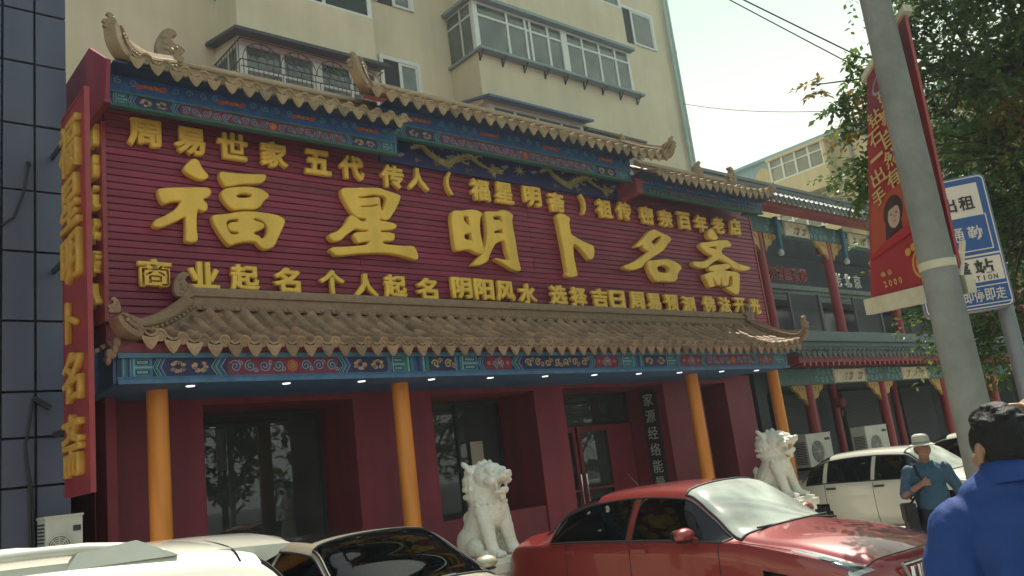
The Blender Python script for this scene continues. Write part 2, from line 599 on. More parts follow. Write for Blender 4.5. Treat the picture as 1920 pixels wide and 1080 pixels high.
# ------------------------------------------------------------------ roof tiles and painted beams
def tile_roof(b, X0, X1, Yr, Zr, Ye, Ze, pitch=0.2, xl=None, xr=None, sag=0.05, upL=0.0, upR=0.0, drip=0.62, base=(0.26, 0.18, 0.12)):
    RT = random.Random(int(X0 * 37 + Zr * 11))
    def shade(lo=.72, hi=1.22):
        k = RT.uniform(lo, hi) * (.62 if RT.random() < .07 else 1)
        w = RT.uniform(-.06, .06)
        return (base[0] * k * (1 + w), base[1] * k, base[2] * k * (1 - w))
    n = max(1, int(round((X1 - X0) / pitch)))
    p = (X1 - X0) / n
    U = [-.5, -.4, -.28, -.22, -.12, 0, .12, .22, .28, .4, .5]
    Rr = .28
    def h(u):
        if abs(u) <= Rr:
            return p * (math.sqrt(max(0, Rr * Rr - u * u)) + 0.03)
        return -p * 0.07 * (abs(u) - Rr) / (.5 - Rr)
    L = math.hypot(Yr - Ye, Zr - Ze)
    nt = max(3, int(L / 0.17))
    def zz(x, t):
        z = lerp(Zr, Ze, t) - sag * math.sin(math.pi * t)
        for up, d in ((upL, x - X0), (upR, X1 - x)):
            if up and d < 0.9:
                z += up * (1 - d / 0.9) ** 2 * t * t
        return z
    for i in range(n):
        x = X0 + (i + .5) * p
        t0 = 0.0
        if xl is not None and x < xl: t0 = (xl - x) / (xl - X0)
        if xr is not None and x > xr: t0 = (x - xr) / (X1 - xr)
        t0 = min(t0, 0.93)
        ts = []
        for k in range(nt):
            a, c = k / nt, (k + 1) / nt
            if c <= t0: continue
            ts.append((max(a, t0), 0.0)); ts.append((c, 0.014))
        vs, fs = [], []
        for t, off in ts:
            for u in U:
                vs.append((x + u * p, lerp(Yr, Ye, t), zz(x + u * p, t) + h(u) + off))
        m = len(U)
        for r in range(len(ts) - 1):
            for c in range(m - 1):
                q = r * m + c
                fs.append((q, q + 1, q + 1 + m, q + m))
        b.add(vs, fs)
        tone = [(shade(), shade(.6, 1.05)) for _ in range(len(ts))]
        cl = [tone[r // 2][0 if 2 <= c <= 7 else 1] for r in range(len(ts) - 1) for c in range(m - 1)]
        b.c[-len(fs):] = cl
        b.col = shade(.9, 1.3)
        # eave lip: a thin thickness under the last row
        ze = [zz(x + u * p, 1) + h(u) + .014 for u in U]
        vs = [(x + u * p, Ye, z) for u, z in zip(U, ze)] + [(x + u * p, Ye - .018, z + .004) for u, z in zip(U, ze)] + \
             [(x + u * p, Ye - .018, z - .018) for u, z in zip(U, ze)] + [(x + u * p, Ye, z - .018) for u, z in zip(U, ze)]
        fs = []
        for c in range(m - 1):
            for r in range(3):
                q = r * m + c
                fs.append((q, q + 1, q + 1 + m, q + m))
        b.add(vs, fs)
        zc = zz(x, 1)
        b.lathe([(p * .27, .03), (p * .27, -.006), (p * .2, -.006), (p * .18, .002), (p * .08, .002), (p * .05, -.006), (.001, -.008)], (x, Ye - .002, zc + p * .06), 12, 'y')
        # drip tile hanging below each pan
        b.col = shade(.8, 1.3)
        if i < n - 1:
            xd = x + p / 2
            zd = zz(xd, 1) - .02
            o = [(-.40, .06), (-.36, -.12), (-.27, -.3), (-.14, -drip * .82), (0, -drip), (.14, -drip * .82), (.27, -.3), (.36, -.12), (.40, .06), (.2, .0), (0, -.04), (-.2, .0)]
            b.prism([(xd + a * p, zd + c * p) for a, c in o], Ye - .03, Ye - .012)
            o2 = [(-.22, -.12), (-.16, -.3), (0, -drip * .8), (.16, -.3), (.22, -.12), (0, -.16)]
            b.prism([(xd + a * p, zd + c * p) for a, c in o2], Ye - .035, Ye - .03)

def ridge_bar(b, X0, X1, y, z, h=.24, w=.09):
    prof = [(-w, 0), (-w, .05), (-w * .6, .07), (-w * .6, h * .55), (-w * .85, h * .6), (-w * .85, h * .72), (-w * .5, h * .76), (-w * .4, h), (w * .4, h),
            (w * .5, h * .76), (w, h * .5), (w, 0)]
    b.sweep(prof, [(X0, y, z), (X1, y, z)], [((0, 1, 0), (0, 0, 1))] * 2)
    n = int((X1 - X0) / .07)
    for i in range(n):
        x = X0 + (i + .5) * (X1 - X0) / n
        b.box(x - .018, x + .018, y - w - .012, y - w + .01, z + .012, z + .042)

def hip_bar(b, path, w=.075, h0=.2, h1=.26):
    P = [Vector(p) for p in path]
    # smooth the path
    Q = []
    for i in range(len(P) - 1):
        p0, p1, p2, p3 = P[max(i - 1, 0)], P[i], P[i + 1], P[min(i + 2, len(P) - 1)]
        for k in range(6):
            t = k / 6
            Q.append(.5 * ((2 * p1) + (p2 - p0) * t + (2 * p0 - 5 * p1 + 4 * p2 - p3) * t * t + (3 * p1 - p0 - 3 * p2 + p3) * t ** 3))
    Q.append(P[-1])
    fr = []
    n = len(Q)
    for i, p in enumerate(Q):
        t = (Q[min(i + 1, n - 1)] - Q[max(i - 1, 0)]).normalized()
        A = Vector((-t.y, t.x, 0))
        A = A.normalized() if A.length > 1e-3 else Vector((0, 1, 0))
        B = A.cross(t)
        if B.z < 0: B = -B
        s = lerp(h0, h1, i / (n - 1))
        if i > n - 5: s *= lerp(1, .55, (i - (n - 5)) / 4)
        fr.append((A * w, B * s))
    prof = [(-1, -.15), (-1.1, .15), (-.7, .22), (-.7, .5), (-1, .56), (-1, .7), (-.6, .78), (-.5, 1), (.5, 1), (.6, .78), (1, .7), (1, .56), (.7, .5), (.7, .22), (1.1, .15), (1, -.15)]
    b.sweep(prof, Q, fr)
    for i in range(1, n - 3):
        p, (A, B) = Q[i], fr[i]
        for s in (-1, 1):
            b.ell(p + A * s * 1.0 + B * .36, (.022, .022, .022), 6, 4)

def beast(b, c, s=1.0, face=1):
    """ridge-end ornament: a squat open-jawed dragon with its tail curled over its head"""
    x, y, z = c
    o = chaikin([(-.13, -.02), (.15, -.02), (.17, .05), (.10, .075), (.16, .11), (.19, .15), (.13, .20), (.06, .205), (.02, .26), (.05, .33), (.10, .33), (.07, .39), (-.01, .40),
                 (-.09, .34), (-.14, .22), (-.16, .09)], 2)
    b.prism([(x + face * p * s, z + q * s) for p, q in o], y - .05 * s, y + .05 * s)
    for yy in (-1, 1):
        b.ell((x + face * .08 * s, y + yy * .05 * s, z + .155 * s), (.022 * s, .018 * s, .022 * s), 8, 5)
        for k in range(4):
            b.ell((x - face * (.03 + .012 * k) * s, y + yy * .045 * s, z + (.05 + .075 * k) * s), (.045 * s, .022 * s, .036 * s), 8, 5)
        b.ell((x + face * .02 * s, y + yy * .04 * s, z + .11 * s), (.05 * s, .03 * s, .05 * s), 8, 5)

NAVY, BLUE, TEAL, GREEN, LTEAL = (.016, .022, .085), (.025, .075, .25), (.03, .16, .22), (.03, .17, .12), (.16, .33, .36)
MAROON, PINKG, GOLDP, LILAC, ORNG, WHITEP = (.16, .02, .05), (.42, .24, .18), (.40, .30, .10), (.26, .26, .34), (.45, .10, .04), (.42, .46, .44)

class Paint:
    """flat painted ornament on a facade plane, each coat 2.5 mm in front of the one below"""
    def __init__(self, b, y): self.b, self.y = b, y
    def poly(self, pts, col, k=1):
        self.b.col = col
        self.b.poly([(x, self.y - .0025 * k, z) for x, z in pts])
    def rect(self, x0, x1, z0, z1, col, k=1): self.poly([(x0, z0), (x1, z0), (x1, z1), (x0, z1)], col, k)
    def line(self, pts, w, col, k=2):
        self.b.col = col
        L, R = [], []
        n = len(pts)
        for i, (x, z) in enumerate(pts):
            a, c = pts[max(i - 1, 0)], pts[min(i + 1, n - 1)]
            dx, dz = c[0] - a[0], c[1] - a[1]
            l = math.hypot(dx, dz) or 1
            ww = w[i] if isinstance(w, list) else w
            L.append((x - dz / l * ww, self.y - .0025 * k, z + dx / l * ww)); R.append((x + dz / l * ww, self.y - .0025 * k, z - dx / l * ww))
        self.b.add(L + R, [(i, i + 1, n + i + 1, n + i) for i in range(n - 1)])
    def spiral(self, x, z, r, col, d=1, turns=1.6, a0=0., w=.012, k=3):
        self.line([(x + d * r * (1 - .85 * t) * math.cos(a0 + t * turns * 6.283), z + r * (1 - .85 * t) * math.sin(a0 + t * turns * 6.283)) for t in [i / 22 for i in range(23)]], w, col, k)
    def disc(self, x, z, rx, rz, col, k=2, n=14):
        self.poly([(x + rx * math.cos(6.283 * i / n), z + rz * math.sin(6.283 * i / n)) for i in range(n)], col, k)

def seg(P, kind, x0, x1, z0, z1):
    h = z1 - z0
    zm = (z0 + z1) / 2
    w = x1 - x0
    if kind == 'stripe':
        cs = [GREEN, LTEAL, TEAL, BLUE, NAVY, BLUE, LTEAL, GREEN]
        n = len(cs)
        for i, c in enumerate(cs):
            a = .7 if c == LTEAL else 1.1
            P.rect(x0 + w * i / n, x0 + w * (i + .98 * a if a > 1 else i + .6) / n, z0, z1, c, 2 if a < 1 else 1)
    elif kind == 'H':
        P.rect(x0, x1, z0, z1, TEAL, 1)
        P.rect(x0 + w * .05, x1, zm - h * .05, zm + h * .05, LTEAL, 2)
        P.rect(x0, x0 + w * .08, z0, z1, LTEAL, 2)
        for s in (-1, 1):
            P.rect(x0 + w * .12, x0 + w * .85, zm + s * h * .27 - h * .12, zm + s * h * .27 + h * .12, NAVY, 2)
            P.rect(x0 + w * .2, x0 + w * .75, zm + s * h * .27 - h * .06, zm + s * h * .27 + h * .06, WHITEP, 3)
            P.rect(x0 + w * .24, x0 + w * .71, zm + s * h * .27 - h * .03, zm + s * h * .27 + h * .03, GREEN, 4)
    elif kind in ('<', '>'):
        P.rect(x0, x1, z0, z1, NAVY, 1)
        d = (-1 if kind == '<' else 1) * w * .32
        cs = [LTEAL, GREEN, LTEAL, BLUE, LILAC]
        for i, c in enumerate(cs):
            a, e = x0 + w * (.18 + .14 * i), x0 + w * (.18 + .14 * i + (.13 if c in (GREEN, BLUE) else .05))
            P.poly([(a - d / 2, z1), (e - d / 2, z1), (e + d / 2, zm), (e - d / 2, z0), (a - d / 2, z0), (a + d / 2, zm)], c, 2)
    elif kind == 'gold':
        P.rect(x0, x1, z0, z1, NAVY, 1)
        n = max(2, int(w / (h * 1.3)))
        for i in range(n):
            cx = x0 + w * (i + .5) / n
            rnd = random.Random(int(cx * 100))
            for k in range(8):
                a = k * .785 + rnd.random()
                r = h * (.17 + .1 * rnd.random())
                P.disc(cx + h * .33 * math.cos(a), zm + h * .24 * math.sin(a), r * .75, r * .5, PINKG if k % 3 else GOLDP, 2 + (k % 3))
            for k in range(3):
                P.spiral(cx + h * (.3 * k - .3), zm + h * (.16 if k % 2 else -.16), h * .15, NAVY, 1 if k % 2 else -1, 1.2, rnd.random() * 6, h * .022, 6)
    elif kind == 'scroll':
        P.rect(x0, x1, z0, z1, MAROON, 1)
        n = max(2, int(w / (h * .85)))
        for i in range(n):
            cx = x0 + w * (i + .5) / n
            if i == n // 2 and n > 4:
                for k in range(8):
                    P.disc(cx + h * .24 * math.cos(k * .785), zm + h * .24 * math.sin(k * .785), h * .13, h * .13, ORNG, 2 + k % 2)
                P.disc(cx, zm, h * .13, h * .13, GOLDP, 5)
                P.disc(cx, zm, h * .06, h * .06, NAVY, 6)
                continue
            s = 1 if i % 2 else -1
            P.disc(cx, zm, h * .3, h * .3, (.03, .06, .09) if i % 2 else (.06, .03, .12), 2)
            P.spiral(cx, zm, h * .36, LILAC, s, 1.7, .5 + i, h * .028, 3)
            P.spiral(cx + h * .34, zm - s * h * .22, h * .16, LILAC, -s, 1.3, 2 + i, h * .024, 4)
    elif kind == 'navy':
        P.rect(x0, x1, z0, z1, NAVY, 1)
        n = max(2, int(w / (h * .9)))
        for i in range(n):
            cx = x0 + w * (i + .5) / n
            s = 1 if i % 2 else -1
            P.spiral(cx, zm, h * .3, GOLDP, s, 1.3, i * 1.3, h * .05, 2)
            P.spiral(cx + h * .4, zm - s * h * .18, h * .2, PINKG, -s, 1.2, i, h * .035, 3)
            P.disc(cx + h * .15, zm + s * h * .2, h * .13, h * .07, GOLDP, 4)
    elif kind == 'flower':
        P.rect(x0, x1, z0, z1, MAROON, 1)
        cx = (x0 + x1) / 2
        for k in range(6):
            a = k * 1.047
            P.spiral(cx + h * .36 * math.cos(a), zm + h * .22 * math.sin(a), h * .2, LILAC, 1 if k % 2 else -1, 1.4, a, h * .026, 2 + k % 3)
        P.disc(cx, zm, h * .12, h * .1, PINKG, 6)
        for s in (-1, 1):
            P.disc(cx + s * w * .36, zm, w * .06, h * .16, ORNG, 2)
    elif kind == 'cloud':
        P.rect(x0, x1, z0, z1, BLUE, 1)
        n = max(1, int(w / (h * 1.6)))
        for i in range(n):
            cx = x0 + w * (i + .5) / n
            if i % 3 == 1:
                for k in range(5):
                    P.disc(cx + h * (.28 * k - .56), zm + h * .05 * (k % 2), h * .2, h * .14, ORNG, 2 + k % 2)
                for k in (-1, 0, 1):
                    P.disc(cx + k * h * .34, zm, h * .07, h * .06, GOLDP, 5)
                P.spiral(cx + h * .75, zm, h * .2, ORNG, 1, 1.2, 0, h * .04, 4)
                P.spiral(cx - h * .75, zm, h * .2, ORNG, -1, 1.2, 3, h * .04, 4)
            else:
                for k in range(4):
                    P.spiral(cx + h * (.42 * k - .6), zm + h * (.13 if k % 2 else -.13), h * .24, LTEAL if k % 2 else TEAL, 1 if k % 2 else -1, 1.4, k * 1.4 + i, h * .025, 2 + k % 2)

def band(b, segs, y, z0, z1):
    P = Paint(b, y)
    for k, a, c in segs:
        seg(P, k, a, c, z0, z1)

def auto_segs(x0, x1, unit=1.0):
    """end stripe, H, chevron, gold field, chevron, scroll field ... mirrored about the middle"""
    W = x1 - x0
    half = [('stripe', .12), ('H', .14), ('<', .13), ('gold', .42), ('<', .14)]
    tot = sum(w for _, w in half) * unit
    mid = W - 2 * tot
    out, x = [], x0
    for k, w in half:
        out.append((k, x, x + w * unit)); x += w * unit
    out.append(('scroll', x, x + mid)); x += mid
    for k, w in reversed(half):
        k = {'<': '>'}.get(k, k)
        out.append((k, x, x + w * unit)); x += w * unit
    return out

# ------------------------------------------------------------------ the shop
shop = thing("shop_building", "dark red shop front with orange columns, curved tiled canopy and painted blue beams", "shop building", (8.5, 9.6, 0))
SO = Vector((-8.5, -9.6, 0))           # parts are built in world coordinates and shifted to the thing's base

WALLY, DEEP = 9.6, 10.5
b = MB()
def pier(x0, x1, z0=0.0, z1=3.06): b.box(x0, x1, WALLY, DEEP + .25, z0, z1)
pier(2.55, 3.70); pier(5.63, 6.85); pier(8.75, 9.36); pier(11.80, 12.88); pier(13.62, 14.45)
for x0, x1, zs, zt in ((3.70, 5.63, .35, 2.93), (6.85, 8.75, 1.24, 2.93), (9.36, 11.80, None, 2.95), (12.88, 13.62, 1.0, 2.93)):
    b.box(x0, x1, WALLY + .002, DEEP + .25, zt, 3.06)
    if zs: b.box(x0, x1, WALLY + .03, DEEP + .25, 0, zs)
b.build("wall", MT['redwall'], shop, SO)
b = MB()                                # upper storey carcass behind the sign, flat roof deck and side walls
b.box(2.56, 14.46, 9.12, 9.2, 3.08, 6.6)
b.box(2.56, 2.66, 9.2, 17.0, 0, 6.6); b.box(14.36, 14.46, 10.76, 17.0, 0, 6.6)
b.box(2.66, 14.36, 9.2, 17.0, 6.4, 6.58)
b.box(2.66, 14.36, 16.9, 17.0, 0, 6.4)
b.build("upper_wall", MT['redwall'], shop, SO)

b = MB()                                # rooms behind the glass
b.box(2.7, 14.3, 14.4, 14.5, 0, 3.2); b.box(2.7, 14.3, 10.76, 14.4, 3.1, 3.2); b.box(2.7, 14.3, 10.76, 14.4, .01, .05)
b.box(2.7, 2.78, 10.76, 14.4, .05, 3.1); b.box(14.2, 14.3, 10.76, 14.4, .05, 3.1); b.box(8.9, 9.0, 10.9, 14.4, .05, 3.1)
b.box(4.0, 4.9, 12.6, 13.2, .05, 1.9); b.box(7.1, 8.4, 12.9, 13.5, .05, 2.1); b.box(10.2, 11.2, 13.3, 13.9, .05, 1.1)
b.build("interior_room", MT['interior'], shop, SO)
b = MB()
for x, y in ((8.5, 11.6), (10.35, 11.7), (7.5, 13.0), (4.4, 12.8)):
    b.mark(); b.box(x - .05, x + .05, y - .5, y + .5, 3.05, 3.085)
b.build_each("ceiling_lamp", MT['lamp'], shop, SO)

def window(x0, x1, z0, z1, y, parent, mull=(), trans=(), fw=.05, fm=None, gm=None, name="window"):
    f = MB()
    f.box(x0, x0 + fw, y - .03, y + .04, z0, z1); f.box(x1 - fw, x1, y - .03, y + .04, z0, z1)
    f.box(x0 + fw, x1 - fw, y - .03, y + .04, z0, z0 + fw); f.box(x0 + fw, x1 - fw, y - .03, y + .04, z1 - fw, z1)
    for m in mull: f.box(m - fw * .45, m + fw * .45, y - .027, y + .037, z0 + fw, z1 - fw)
    for t in trans: f.box(x0 + fw, x1 - fw, y - .024, y + .034, t - fw * .4, t + fw * .4)
    fo = f.build(name, fm or MT['dark'], parent, SO)
    g = MB(); g.box(x0 + fw, x1 - fw, y + .004, y + .012, z0 + fw, z1 - fw)
    g.build("pane", gm or MT['pane'], fo)
    return fo
window(3.70, 5.63, .35, 2.93, DEEP, shop)
w2 = window(6.85, 8.75, 1.24, 2.93, DEEP, shop, mull=(7.9,))
window(12.88, 13.62, 1.0, 2.93, DEEP, shop)
b = MB(); b.col = (.55, .53, .44)
for x0, x1, z0, z1 in ((8.12, 8.36, 1.95, 2.3), (8.3, 8.42, 1.72, 1.93), (7.1, 7.2, 1.9, 2.25), (7.1, 7.2, 1.5, 1.85)):
    b.mark(); b.box(x0, x1, DEEP - .022, DEEP - .016, z0, z1)
b.build_each("paper_notice", MT['print'], w2)
# entrance: transom, two glazed leaves
dr = window(9.36, 11.80, .02, 2.95, DEEP, shop, mull=(), trans=(2.42,), name="door", fm=MT['dark'])
b = MB()
for x0, x1 in ((9.55, 10.35), (10.40, 11.2)):
    b.mark()
    for a, c, e, f in ((x0, x0 + .07, .05, 2.39), (x1 - .07, x1, .05, 2.39), (x0 + .07, x1 - .07, .05, .2), (x0 + .07, x1 - .07, 2.3, 2.39), (x0 + .07, x1 - .07, 1.32, 1.36)):
        b.box(a, c, DEEP - .06, DEEP - .031, e, f)
b.mark(); b.box(11.2, 11.75, DEEP - .06, DEEP - .031, .05, 2.39)
for o_, n_ in zip(b.build_each("door_leaf", MT['redwall'], dr), ("door_leaf", "door_leaf", "side_panel")): o_.name = n_
b = MB()
for x in (10.31, 10.44): b.mark(); b.tube([(x, DEEP - .10, 1.0), (x, DEEP - .10, 1.6)], .016, 8)
b.build_each("handle", MT['chrome'], dr)

# columns
def column_mesh():
    m = MB()
    m.lathe([(.16, .004), (.16, .10), (.125, .16), (.107, .2), (.104, 1.5), (.101, 2.985)], (0, 0, 0), 28)
    return m
c0 = column_mesh().build("column", MT['orange'], shop, Vector((2.87, 8.6, 0)) + SO, smooth=True)
for x in (5.70, 11.33, 13.70):
    c = c0.copy(); C.objects.link(c); c.location = Vector((x, 8.6, 0)) + SO; c.parent = shop

# lower beam
b = MB(); b.col = (.05, .12, .24)
b.box(2.36, 13.45, 8.1, 8.72, 2.965, 3.0)                 # soffit board
b.box(2.36, 13.45, 8.1, 9.58, 3.0, 3.03)
b.col = NAVY; b.box(2.36, 13.45, 8.104, 8.25, 3.03, 3.20)
b.col = (.06, .15, .22); b.box(2.36, 13.45, 8.07, 8.3, 3.20, 3.245)
b.col = (.06, .14, .26); b.box(2.36, 13.45, 8.07, 8.1, 2.96, 3.0)
b.col = (.20, .03, .05); b.box(2.36, 13.5, 8.09, 8.3, 3.245, 3.34)
seq = "stripe H < gold < scroll > gold > H stripe navy stripe H < flower < navy > flower > H stripe gold H < flower".split()
xs = [2.40, 2.50, 2.67, 2.80, 3.22, 3.39, 4.61, 4.77, 5.22, 5.30, 5.46, 5.80, 6.18, 6.29, 6.53, 6.65, 7.07, 7.28, 8.46, 8.62, 9.05, 9.17, 9.36, 9.62, 10.15, 10.35, 10.5, 10.98]
sg = [(k, xs[i], xs[i + 1]) for i, k in enumerate(seq)]
sg += [('<', 10.98, 11.12), ('scroll', 11.12, 12.4), ('>', 12.4, 12.58), ('flower', 12.58, 12.98), ('>', 12.98, 13.1), ('H', 13.1, 13.3), ('stripe', 13.3, 13.44)]
band(b, sg, 8.104, 3.03, 3.20)
# left end return of the beam
b.col = (.035, .08, .17); b.box(2.33, 2.358, 8.12, 9.58, 2.97, 3.34)
b.build("painted_beam", MT['paint'], shop, SO)
b = MB()
for x in (3.10, 4.11, 5.02, 5.98, 6.89, 7.84, 8.79, 9.74, 10.7, 11.8, 12.8):
    b.mark(); b.lathe([(.045, .003), (.04, -.004), (.001, -.005)], (x, 8.33, 2.962), 14)
b.build_each("downlight", MT['lamp'], shop, SO)

# canopy roof
b = MB()
tile_roof(b, 2.42, 13.92, 8.98, 3.92, 8.0, 3.33, .203, xl=3.3, xr=13.75, sag=.07, upL=.12, upR=.10, base=TILE_COL['tile'])
b.col = TILE_COL['tile']
# tiles of the short left hip, running down towards -X
for k in range(5):
    y = 8.2 + k * .19
    x1 = lerp(2.5, 3.3, (y - 8.0) / .98)
    pts = [(lerp(x1, 2.36, t), y, lerp(lerp(3.36, 3.9, (y - 8.0) / .98), 3.36, t) - .05 * math.sin(math.pi * t)) for t in (0, .25, .5, .75, 1)]
    b.tube(pts, .055, 8)
b.poly([(3.3, 8.98, 3.85), (2.4, 8.02, 3.3), (2.36, 9.0, 3.3)])
canopy = b.build("canopy_roof", MT['tile_v'], shop, SO, smooth=True)
b = MB(); ridge_bar(b, 3.3, 13.75, 8.95, 3.86, .26, .10); b.build("ridge", MT['tile'], canopy)
b = MB(); hip_bar(b, [(3.34, 8.9, 3.84), (3.0, 8.55, 3.60), (2.62, 8.2, 3.42), (2.40, 8.0, 3.43), (2.30, 7.95, 3.54)], .075, .18, .17)
b.mark(); hip_bar(b, [(13.7, 8.9, 3.84), (13.82, 8.5, 3.60), (13.92, 8.15, 3.46), (13.98, 7.98, 3.5), (14.0, 7.93, 3.62)], .07, .17, .16)
b.build_each("hip_ridge", MT['tile'], canopy, smooth=True)
b = MB(); b.mark(); beast(b, (3.26, 8.86, 4.0), .66, 1); b.mark(); beast(b, (2.31, 7.97, 3.60), .34, -1); b.mark(); beast(b, (13.72, 8.88, 3.98), .8, -1); b.mark(); beast(b, (14.0, 7.95, 3.66), .55, 1)
b.mark()
# hanging corner carving under the left end
RC = random.Random(5)
for k in range(12):
    b.ell((2.36 - .008 * k, 8.08 + RC.uniform(-.03, .05), 3.34 - .014 * k + RC.uniform(-.02, .02)), (RC.uniform(.02, .05), .035, RC.uniform(.02, .05)), 8, 5)
b.build_each("ridge_ornament", MT['tile'], canopy, smooth=True)

# upper roofs, three sections: (X0, X1, eave Z, ridge z, ridge X0, X1)
def upper(X0, X1, Ze, Zr, rx0, rx1, xl=None, xr=None, upL=0, upR=0, ye=8.3, mt='uptile'):
    m = MB()
    tile_roof(m, X0, X1, 9.0, Zr, ye, Ze + .03, .2, xl=xl, xr=xr, sag=.05, upL=upL, upR=upR, base=TILE_COL[mt])
    r = m.build("roof", MT[mt + '_v'], shop, SO, smooth=True)
    m = MB(); ridge_bar(m, rx0, rx1, 9.0, Zr - .05, .22, .09); m.build("ridge", MT[mt], r)
    return r
r1 = upper(2.48, 6.05, 6.27, 6.66, 3.25, 6.0, xl=3.2, upL=.12)
b = MB(); hip_bar(b, [(3.3, 8.95, 6.62), (2.95, 8.7, 6.45), (2.65, 8.42, 6.36), (2.48, 8.3, 6.44), (2.42, 8.26, 6.64)], .075, .2, .25); b.build_each("hip_ridge", MT['uptile'], r1, smooth=True)
b = MB(); b.mark(); beast(b, (3.24, 8.95, 6.78), .95, 1); b.mark(); beast(b, (2.42, 8.28, 6.62), .42, -1); b.build_each("ridge_ornament", MT['uptile'], r1, smooth=True)
r2 = upper(5.36, 11.42, 6.58, 6.97, 5.85, 10.9, xl=5.8, xr=10.95, upL=.08, upR=.12)
b = MB(); hip_bar(b, [(5.85, 8.95, 6.95), (5.6, 8.6, 6.74), (5.4, 8.34, 6.68), (5.28, 8.26, 6.76), (5.22, 8.24, 6.95)], .07, .18, .22)
b.mark(); hip_bar(b, [(10.88, 8.98, 6.98), (11.15, 8.7, 6.80), (11.36, 8.4, 6.68), (11.42, 8.28, 6.76), (11.45, 8.24, 6.9)], .07, .18, .2); b.build_each("hip_ridge", MT['uptile'], r2, smooth=True)
b = MB(); b.mark(); beast(b, (5.24, 8.26, 6.84), .5, -1); b.mark(); beast(b, (11.43, 8.27, 6.82), .5, 1); b.mark(); beast(b, (10.95, 8.95, 7.0), .6, -1)
b.mark(); beast(b, (5.80, 8.95, 7.0), .6, 1); b.build_each("ridge_ornament", MT['uptile'], r2, smooth=True)
r3 = upper(10.9, 14.35, 6.27, 6.66, 11.3, 14.2, xr=14.2, upR=.12)
b = MB(); hip_bar(b, [(14.2, 8.95, 6.62), (14.3, 8.7, 6.42), (14.38, 8.42, 6.34), (14.42, 8.28, 6.48)], .07, .17, .16); b.build_each("hip_ridge", MT['uptile'], r3, smooth=True)
b = MB(); b.mark(); beast(b, (13.1, 8.98, 6.8), .7, 1); b.mark(); beast(b, (14.1, 8.95, 6.78), .8, -1); b.mark(); beast(b, (14.44, 8.3, 6.44), .4, 1); b.build_each("ridge_ornament", MT['uptile'], r3, smooth=True)

def upper_beam(x0, x1, z0, z1, ys=8.6):
    m = MB()
    zm = lerp(z0, z1, .50)
    m.col = (.014, .03, .08); m.box(x0, x1, ys + .004, 8.74, z0 + .025, z1)
    m.col = (.025, .12, .10); m.box(x0, x1, ys - .022, ys + .05, z0, z0 + .025)
    m.col = (.04, .15, .16); m.box(x0, x1, ys - .016, ys + .1, zm - .010, zm + .010)
    m.col = (.014, .03, .08); m.box(x0, x1, 8.32, ys + .3, z1 + .02, z1 + .04)
    band(m, auto_segs(x0, x1, 1.0 if x1 - x0 > 3.6 else .8), ys + .004, z0 + .025, zm - .010)
    n = max(1, int((x1 - x0) / 1.2))
    m.col = (.02, .045, .13); m.box(x0, x1, ys - .012, ys + .02, zm + .010, z1 + .02)
    for i in range(n):
        band(m, [('cloud', lerp(x0, x1, i / n), lerp(x0, x1, (i + 1) / n))], ys - .012, zm + .010, z1 + .02)
    m.build("painted_beam", MT['paint'], shop, SO)
upper_beam(2.46, 6.0, 5.93, 6.26)
upper_beam(5.80, 10.62, 6.19, 6.56)
upper_beam(10.62, 14.40, 6.04, 6.26)

